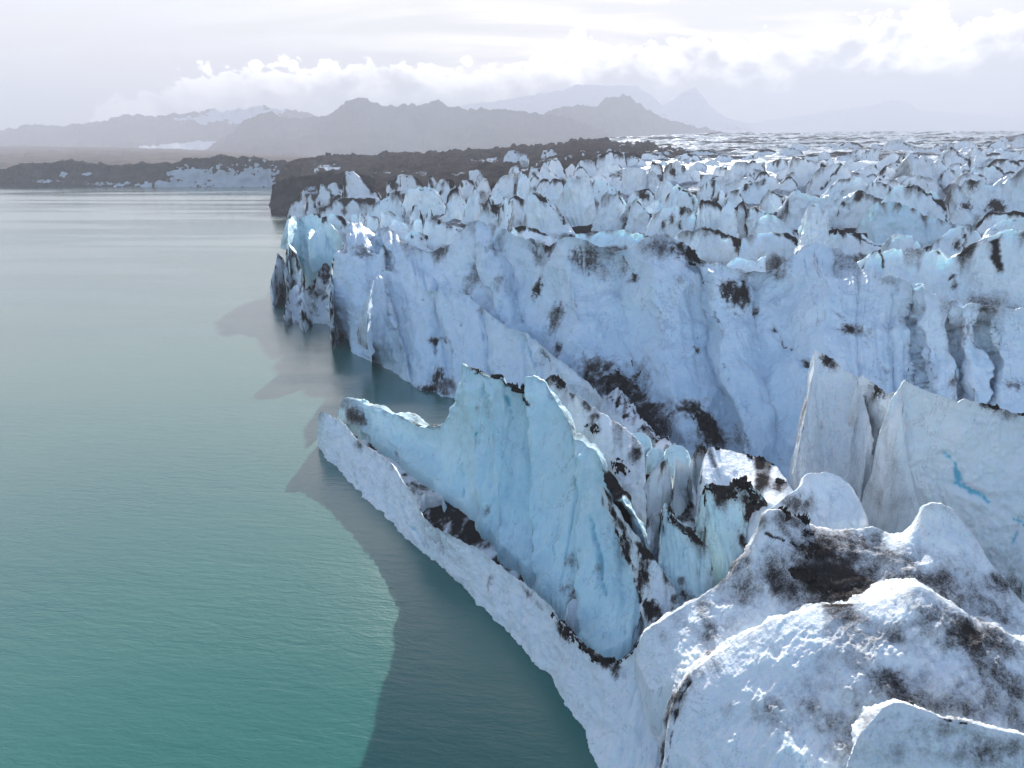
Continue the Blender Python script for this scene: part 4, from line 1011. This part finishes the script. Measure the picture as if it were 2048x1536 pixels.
ZZ = (zt + amp_ * rg * 1.1 + 2.0 * und * np.interp(YY, [60, 300, 900], [.2, 1, 2.0]) + 1.6 * ridged(P3 / np.array([9., 7., 8.]), 3) * np.interp(YY, [100, 250, 900], [.2, 1, .6]) + far_tilt) * w - 4 * (1 - w)
dirtb = .18 + .5 * sstep(.05, .6, fbm(P3 / np.array([90., 22., 20.]) + 5, 4)) + .35 * sstep(500, 300, XX * 0 + YY) * sstep(.1, -.3, rg)
dirtb += 1.1 * sstep(.10, -.02, XX / YY - .06 + .03 * und) * sstep(240, 380, YY)
dirtb += .23 * sstep(300, 600, YY) + .45 * sstep(320, 200, YY)
make_mesh('glacier_terrain', np.stack([XX, YY, ZZ], -1).reshape(-1, 3), grid_faces(len(gx), len(gy)), M_BED, {'dirt': dirtb, 'blue': np.zeros_like(ZZ)})['kind'] = 'structure'

# ------------------------------------------------------------------ moraine, shores, plain
def band(name, c, crest, foot, mat, *, cv, fv, kind='structure', label=None, cat=None, amp=4, lam=20, jag=1.5, T=120, D=10, seed=0, prof=1., snow=(), smooth=4, flute=0., haze=1.0, step=2.0, base_d=1.0, q=1.4):
    o = sheet(name, label, cat, c, crest, foot, cm='Y', fm='Y', cv=cv, fv=fv, step=step, prof=prof, T=T, D=D, q=q, amp=amp, lam=lam, flute=flute, flam=lam * .6, jag=jag, smooth=smooth, cd=0, bd=0, seed=seed, mat=mat, kind=kind,
              fine=amp * .1, ext=10, fall=jag, nback=26, backdir=(0, 1), split=False)
    at = o.data.attributes['dirt'].data
    n_ = len(at)
    V = np.empty(n_ * 3, np.float32)
    o.data.vertices.foreach_get('co', V)
    V = V.reshape(-1, 3) + np.array(o.location, np.float32)
    px, py, _ = project(V.astype(float))
    d = np.full(n_, base_d, np.float32) + .25 * fbm(V / (lam * 1.2) + seed, 4)
    for (x, y, rx, ry, sv) in snow:
        (x, y), = crop(c, [(x, y)])
        k = np.argmin((px - x) ** 2 + (py - y) ** 2)
        mp = np.linalg.norm(V[k] - np.array([0, 0, CAMH])) / FPX
        e = np.sqrt((np.hypot(V[:, 0] - V[k, 0], (V[:, 1] - V[k, 1]) * .5) / (rx / CROP[c][2] * mp)) ** 2 + ((V[:, 2] - V[k, 2]) / (ry / CROP[c][2] * mp)) ** 2)
        nn = fbm(V / np.array([lam * .5, lam * .5, lam * .25], np.float32) + seed, 4, .65)
        d -= sv * sstep(1.3, .5, e + .7 * nn)
    at.foreach_set('value', d)
    return o

# far left dark shore with ice showing in its cliff
band('ice_cliff', 'c1', [(-60, 690), (0, 682), (30, 672), (60, 660), (150, 655), (210, 650), (270, 647), (330, 655), (420, 663), (500, 662), (560, 658), (630, 655), (700, 650), (740, 636), (760, 630), (820, 634), (880, 626), (920, 628), (1000, 634), (1060, 640), (1120, 650), (1180, 668)],
     [(-60, 745), (0, 745), (100, 746), (200, 748), (300, 750), (400, 752), (480, 754), (560, 757), (640, 763), (700, 768), (760, 773), (840, 781), (900, 788), (960, 796), (1020, 800), (1090, 803), (1180, 806)],
     M_MORAINE, cv=800, fv=780, kind='thing', label='long dark gravel-covered ice cliff along the far shore of the lake', cat='ice cliff', amp=5, lam=16, jag=2.2, T=120, D=14, seed=201, prof=1.2,
     snow=[(650, 712, 90, 26, 1.5), (760, 705, 70, 24, 1.5), (700, 742, 80, 14, 1.2), (890, 735, 60, 50, 1.7), (1030, 725, 75, 50, 1.8), (830, 690, 14, 10, .9), (250, 700, 14, 10, .8), (350, 695, 12, 8, .7), (180, 722, 60, 8, .5), (450, 735, 80, 10, .5), (590, 745, 50, 8, .5), (480, 690, 20, 10, .5)])
# fix true distances along the shore (nearer towards the right)
band('moraine', 'c1', [(1110, 700, 560), (1140, 660, 620), (1180, 642, 680), (1240, 632, 720), (1360, 626, 760), (1470, 622, 780), (1560, 616, 790), (1660, 618), (1760, 607), (1830, 603), (1900, 604), (1980, 594, 800), (2060, 590), (2160, 588, 790), (2260, 570), (2350, 562, 770), (2430, 566), (2500, 576, 760), (2580, 570), (2650, 584), (2760, 600, 700)],
     [(1095, 800, 480), (1130, 815), (1200, 840, 440), (1320, 850), (1440, 830, 400), (1560, 810, 380), (1700, 790), (1850, 770, 370), (2000, 730), (2150, 690, 380), (2300, 660), (2450, 640, 420), (2600, 630), (2760, 625, 480)],
     M_MORAINE, cv=760, fv=440, amp=6, lam=26, jag=2.6, T=400, D=14, seed=202, prof=1.0, smooth=3,
     snow=[(1500, 660, 160, 16, .9), (1330, 670, 100, 10, .8), (1560, 690, 60, 8, .6), (1750, 650, 100, 8, .6), (1700, 695, 60, 10, .5), (1950, 640, 60, 8, .6), (2200, 640, 90, 14, .9), (2350, 610, 60, 8, .4), (1250, 655, 30, 8, .5), (2450, 620, 90, 12, .9), (1850, 690, 60, 12, .6), (2100, 680, 60, 12, .8)])
band('headland', 'c1', [(1080, 820, 470), (1090, 740), (1120, 722), (1180, 712), (1240, 705, 480), (1300, 690), (1380, 690), (1450, 700, 450), (1500, 720)],
     [(1085, 850, 447), (1130, 860), (1180, 866), (1240, 860), (1320, 850), (1400, 850), (1500, 850, 420)],
     M_MORAINE, cv=470, fv=440, kind='thing', label='black gravel-covered ice headland jutting into the lake beyond the ice front', cat='headland', amp=3, lam=11, jag=1.3, T=60, D=8, seed=203, prof=1.2, snow=[(1240, 760, 40, 20, .5), (1180, 850, 20, 8, .3)])
# brown outwash plain
band('plain', 'c1', [(-200, 584, 3200), (0, 584), (200, 586), (400, 590, 2800), (600, 594), (800, 602), (1000, 612, 2400), (1150, 622), (1300, 634, 1900), (1450, 650, 1500)],
     [(-200, 690, 870), (0, 690, 870), (400, 680), (800, 670), (1100, 672, 820), (1300, 672, 800), (1450, 676, 780)], M_PLAIN, cv=2600, fv=860, amp=7, lam=120, jag=1.5, T=900, D=40, seed=204, step=3, smooth=8)

# ------------------------------------------------------------------ mountains
def mountain(c, crest, foot_y, Y, seed, T=500, lam=260, amp=34, prof=1.6, snow=(), base_d=1.1, jag=12, depth=900):
    xs = [crest[0][0], crest[len(crest) // 3][0], crest[2 * len(crest) // 3][0], crest[-1][0]]
    return band('mountain', c, crest, [(x, foot_y) for x in xs], M_MOUNT, cv=Y, fv=Y - depth, amp=amp, lam=lam, jag=jag, T=T, D=Y * .06, seed=seed, prof=prof, smooth=1.2, snow=snow, base_d=base_d, flute=amp * .5, step=2.0)
mountain('c1', [(820, 606), (860, 570), (920, 535), (960, 495), (990, 478), (1030, 462), (1060, 447), (1085, 443), (1105, 460), (1140, 470), (1200, 474), (1280, 464), (1335, 452), (1345, 436), (1385, 410), (1410, 396), (1440, 391), (1465, 393), (1480, 408), (1520, 416), (1545, 426), (1600, 420), (1640, 418), (1665, 422), (1700, 412), (1740, 403), (1760, 402),
                (1785, 422), (1830, 432), (1900, 436), (1960, 434), (2050, 440), (2160, 455), (2280, 470), (2400, 520), (2520, 590)], 625, 4000, 211, snow=[])
mountain('c1', [(-100, 540), (0, 520), (60, 514), (100, 495), (150, 498), (210, 504), (300, 498), (360, 486), (430, 480), (470, 466), (520, 457), (580, 464), (640, 462), (700, 455), (800, 450), (830, 436), (860, 436), (890, 448), (960, 434), (1050, 424), (1100, 436), (1180, 440), (1260, 470), (1340, 520)], 620, 4900, 212,
         snow=[(950, 462, 120, 22, 1.6), (1030, 440, 80, 14, 1.3), (870, 480, 100, 8, 1.2), (740, 585, 110, 16, 1.8), (820, 565, 60, 12, 1.6), (680, 600, 90, 8, 1.6)])
mountain('c2', [(-60, 560), (60, 500), (130, 450), (200, 424), (250, 420), (310, 420), (345, 425), (352, 408), (380, 390), (420, 386), (445, 377), (470, 384), (500, 405), (540, 440), (600, 470), (680, 495), (760, 510), (850, 540), (930, 575)], 600, 4600, 213)
mountain('c2', [(-200, 420), (0, 395), (120, 372), (200, 362), (240, 345), (265, 335), (300, 340), (400, 342), (500, 345), (560, 385), (600, 420), (640, 400), (700, 362), (735, 348), (760, 380), (800, 430), (860, 470), (940, 495), (1040, 530)], 560, 7600, 214, snow=[(250, 380, 160, 40, 1.0), (450, 380, 160, 40, 1.2), (650, 430, 80, 40, 1.0)], base_d=.25)  # snow-pale colour paints in the cloud and haze veiling these peaks
mountain('c2', [(900, 500), (1100, 470), (1300, 440), (1450, 420), (1500, 400), (1560, 398), (1600, 415), (1620, 440), (1800, 455), (2000, 470), (2300, 480)], 560, 9400, 215, snow=[(1300, 470, 300, 40, 1.2), (1850, 480, 300, 30, 1.2)], base_d=.3)  # pale colour stands in for more haze over this faintest range

# ------------------------------------------------------------------ water
def water_material():
    """milky glacial water: turbid body colour under a wind-rippled surface that mirrors more the flatter it is seen"""
    m, t = nt('lake_water')
    pos = N(t, 'ShaderNodeNewGeometry').outputs['Position']
    n0 = noise(t, pos, 0.02, 3, 0.5)
    c = mix(t, maprange(t, n0, .3, .7), (0.026, 0.122, 0.108), (0.036, 0.142, 0.118))
    # calm and ruffled lanes
    lane = maprange(t, noise(t, scaled(t, pos, (0.0035, 0.022, 1)), 1.0, 5, 0.6, .8), .36, .64, 0.0, 1.0)
    rot = N(t, 'ShaderNodeMapping')
    rot.inputs['Rotation'].default_value = (0, 0, math.radians(8))
    L(t, pos, rot.inputs['Vector'])
    w1 = noise(t, scaled(t, rot.outputs[0], (.30, 1.0, 1)), 1.3, 4, .6, .3)
    w2 = noise(t, scaled(t, rot.outputs[0], (.30, 1.0, 1)), .33, 3, .55)
    w3 = noise(t, scaled(t, rot.outputs[0], (.40, 1.0, 1)), 4.5, 3, .65)
    h = math_n(t, 'ADD', math_n(t, 'MULTIPLY', w1, .085), math_n(t, 'ADD', math_n(t, 'MULTIPLY', w2, .07), math_n(t, 'MULTIPLY', w3, .030)))
    bp = N(t, 'ShaderNodeBump')
    bp.inputs['Distance'].default_value = 1.0
    L(t, maprange(t, lane, 0, 1, .45, 1.0), bp.inputs['Strength'])
    L(t, h, bp.inputs['Height'])
    body = N(t, 'ShaderNodeBsdfDiffuse')
    L(t, c, body.inputs['Color'])
    L(t, bp.outputs[0], body.inputs['Normal'])
    mir = N(t, 'ShaderNodeBsdfGlossy')
    L(t, maprange(t, lane, 0, 1, .14, .26), mir.inputs['Roughness'])
    L(t, bp.outputs[0], mir.inputs['Normal'])
    lw = N(t, 'ShaderNodeLayerWeight')
    lw.inputs['Blend'].default_value = 0.5
    lwb = N(t, 'ShaderNodeLayerWeight')
    lwb.inputs['Blend'].default_value = 0.5
    L(t, bp.outputs[0], lwb.inputs['Normal'])
    fac = math_n(t, 'ADD', math_n(t, 'MULTIPLY', lw.outputs['Facing'], .6), math_n(t, 'MULTIPLY', lwb.outputs['Facing'], .4))
    ms = N(t, 'ShaderNodeMixShader')
    L(t, math_n(t, 'MULTIPLY', math_n(t, 'POWER', fac, 2.5), .96), ms.inputs[0])
    L(t, body.outputs[0], ms.inputs[1])
    L(t, mir.outputs[0], ms.inputs[2])
    o = N(t, 'ShaderNodeOutputMaterial')
    L(t, ms.outputs[0], o.inputs['Surface'])
    return m
wv = np.array([(-9300, -240, 0), (9300, -240, 0), (9300, 10100, 0), (-9300, 10100, 0)], float)
make_mesh('water', wv, [[0, 1, 2, 3]], water_material())['kind'] = 'structure'

# ------------------------------------------------------------------ air
m, t = nt('air')
pv = N(t, 'ShaderNodeVolumePrincipled')
pv.inputs['Color'].default_value = (0.625, 0.635, 0.705, 1)
pv.inputs['Density'].default_value = HAZE_D = 0.00028
pv.inputs['Anisotropy'].default_value = 0.0
o = N(t, 'ShaderNodeOutputMaterial')
L(t, pv.outputs[0], o.inputs['Volume'])
a, b, c, d, e, f = -9500, 9500, -250, 10200, -60, 700
bv = np.array([(x, y, z) for x in (a, b) for y in (c, d) for z in (e, f)], float)
make_mesh('haze', bv, [[0, 1, 3, 2], [4, 6, 7, 5], [0, 4, 5, 1], [2, 3, 7, 6], [0, 2, 6, 4], [1, 5, 7, 3]], m)['kind'] = 'stuff'

# ------------------------------------------------------------------ sky
world = bpy.data.worlds.new('World')
scene.world = world
world.use_nodes = True
t = world.node_tree
t.nodes.clear()
sky = N(t, 'ShaderNodeTexSky', sky_type='NISHITA', sun_disc=False)
sky.sun_elevation = SUN_EL
sky.sun_rotation = SUN_AZ
sky.air_density, sky.dust_density, sky.ozone_density = 1.0, 1.2, 1.5
dirv = N(t, 'ShaderNodeTexCoord').outputs['Generated']
sep = N(t, 'ShaderNodeSeparateXYZ')
L(t, dirv, sep.inputs[0])
X_, Y_, Z_ = sep.outputs
el = math_n(t, 'ARCSINE', Z_)
az = math_n(t, 'ARCTAN2', X_, Y_)
# high veil, thickest ahead
zc = math_n(t, 'ADD', math_n(t, 'MAXIMUM', Z_, 0.0), 0.22)
pv_ = N(t, 'ShaderNodeCombineXYZ')
L(t, math_n(t, 'DIVIDE', X_, zc), pv_.inputs[0])
L(t, math_n(t, 'DIVIDE', Y_, zc), pv_.inputs[1])
rot = N(t, 'ShaderNodeMapping')
rot.inputs['Rotation'].default_value = (0, 0, math.radians(18))
rot.inputs['Scale'].default_value = (0.8, 3.2, 1)
L(t, pv_.outputs[0], rot.inputs['Vector'])
ci = noise(t, rot.outputs[0], 1.5, 9, 0.58, 0.5)
ahead = math_n(t, 'MULTIPLY', maprange(t, Y_, 0.0, 0.75), maprange(t, el, math.radians(16), math.radians(40), 1.0, 0.10))
veil = math_n(t, 'MULTIPLY', maprange(t, ci, .28, .62, .80, 1.0), ahead)
# cumulus bank lying on the far mountains
ramp = N(t, 'ShaderNodeFloatCurve')
cv_ = ramp.mapping.curves[0]
prof_pts = [(180, 236), (200, 205), (300, 182), (360, 160), (440, 138), (600, 128), (760, 124), (900, 130), (1020, 124), (1070, 108), (1110, 86), (1220, 88), (1400, 72), (1540, 70), (1700, 52), (1840, 34), (1930, 42), (2048, 14)]
def azel(px, py):
    a_, f_, d_ = ray(px, py)
    return math.atan2(a_, f_), math.atan2(-d_, math.hypot(a_, f_))
A0, A1, E1 = -0.8, 0.9, 0.30
pp = [azel(*p) for p in prof_pts]
cvp = [((a_ - A0) / (A1 - A0), e_ / E1) for a_, e_ in pp]
cvp = [(0, 0.0), (cvp[0][0] - .004, 0.02)] + cvp + [(1, cvp[-1][1] + .02)]
cv_.points[0].location = cvp[0]
cv_.points[1].location = cvp[-1]
for q in cvp[1:-1]:
    cv_.points.new(*q)
ramp.mapping.update()
L(t, maprange(t, az, A0, A1, 0, 1, False), ramp.inputs['Value'])
top = math_n(t, 'MULTIPLY', ramp.outputs[0], E1)
ae = N(t, 'ShaderNodeCombineXYZ')
L(t, az, ae.inputs[0])
L(t, math_n(t, 'MULTIPLY', el, 1.25), ae.inputs[1])
b1 = noise(t, ae.outputs[0], 14, 9, .60, .25)
def lobes(sc, det):
    return math_n(t, 'ABSOLUTE', math_n(t, 'SUBTRACT', noise(t, ae.outputs[0], sc, det, .55, .2), .5))
bill = math_n(t, 'ADD', math_n(t, 'ADD', math_n(t, 'MULTIPLY', lobes(17, 1), .10), math_n(t, 'MULTIPLY', lobes(45, 1), .050)),
              math_n(t, 'ADD', math_n(t, 'MULTIPLY', lobes(110, 3), .022), math_n(t, 'MULTIPLY', math_n(t, 'SUBTRACT', b1, .5), .03)))
bill = math_n(t, 'SUBTRACT', bill, .012)
under = math_n(t, 'ADD', math_n(t, 'SUBTRACT', top, el), bill)
bank = maprange(t, under, -.001, .004)
glow = maprange(t, math_n(t, 'ADD', under, math_n(t, 'MULTIPLY', math_n(t, 'SUBTRACT', b1, .5), .13)), .0, .060, 1.0, 0.0)
S = N(t, 'ShaderNodeMix', data_type='RGBA')
skyc = N(t, 'ShaderNodeMix', data_type='RGBA', blend_type='MULTIPLY')
skyc.inputs['Factor'].default_value = 1
L(t, sky.outputs[0], skyc.inputs[6])
skyc.inputs[7].default_value = (1, 1, 1, 1)
vcol = mix(t, maprange(t, ci, .30, .66), (4.1, 4.0, 3.88), (4.6, 4.46, 4.2))
c1 = mix(t, veil, skyc.outputs[2], vcol)
ccol = mix(t, glow, (3.4, 3.38, 3.4), (11.5, 11.2, 10.6))
c2 = mix(t, math_n(t, 'MULTIPLY', bank, .93), c1, ccol)
# the horizon air
c3 = mix(t, maprange(t, el, -.02, .07, .4, 0.0), c2, (3.2, 3.2, 3.3))
bg = N(t, 'ShaderNodeBackground')
bg.inputs['Strength'].default_value = 0.11
L(t, c3, bg.inputs['Color'])
wo = N(t, 'ShaderNodeOutputWorld')
L(t, bg.outputs[0], wo.inputs['Surface'])

sd = bpy.data.lights.new('sun', 'SUN')
sd.energy = 5.0
sd.angle = math.radians(0.6)
sd.color = (1.0, 0.955, 0.89)
so = bpy.data.objects.new('sun', sd)
COL.objects.link(so)
so.rotation_euler = (math.pi / 2 - SUN_EL, 0, math.pi - SUN_AZ)
so.location = (60, 200, 200)

# ------------------------------------------------------------------ camera and output
cd_ = bpy.data.cameras.new('camera')
cd_.sensor_width = 36
cd_.lens = 36 * FPX / 2048
cd_.clip_start = 0.5
cd_.clip_end = 30000
co = bpy.data.objects.new('camera', cd_)
co.location = (0, 0, CAMH)
co.rotation_euler = (math.pi / 2 - PITCH, 0, 0)
COL.objects.link(co)
scene.camera = co
scene.render.engine = 'CYCLES'
cy = scene.cycles
cy.use_denoising = True
cy.max_bounces = 8
cy.diffuse_bounces = 3
cy.glossy_bounces = 3
cy.volume_bounces = 1
cy.caustics_reflective = cy.caustics_refractive = False
cy.use_adaptive_sampling = True
vs = scene.view_settings
vs.view_transform = 'Standard'
vs.look = 'None'
vs.gamma = 1
vs.exposure = 1.27
vs.use_curve_mapping = False
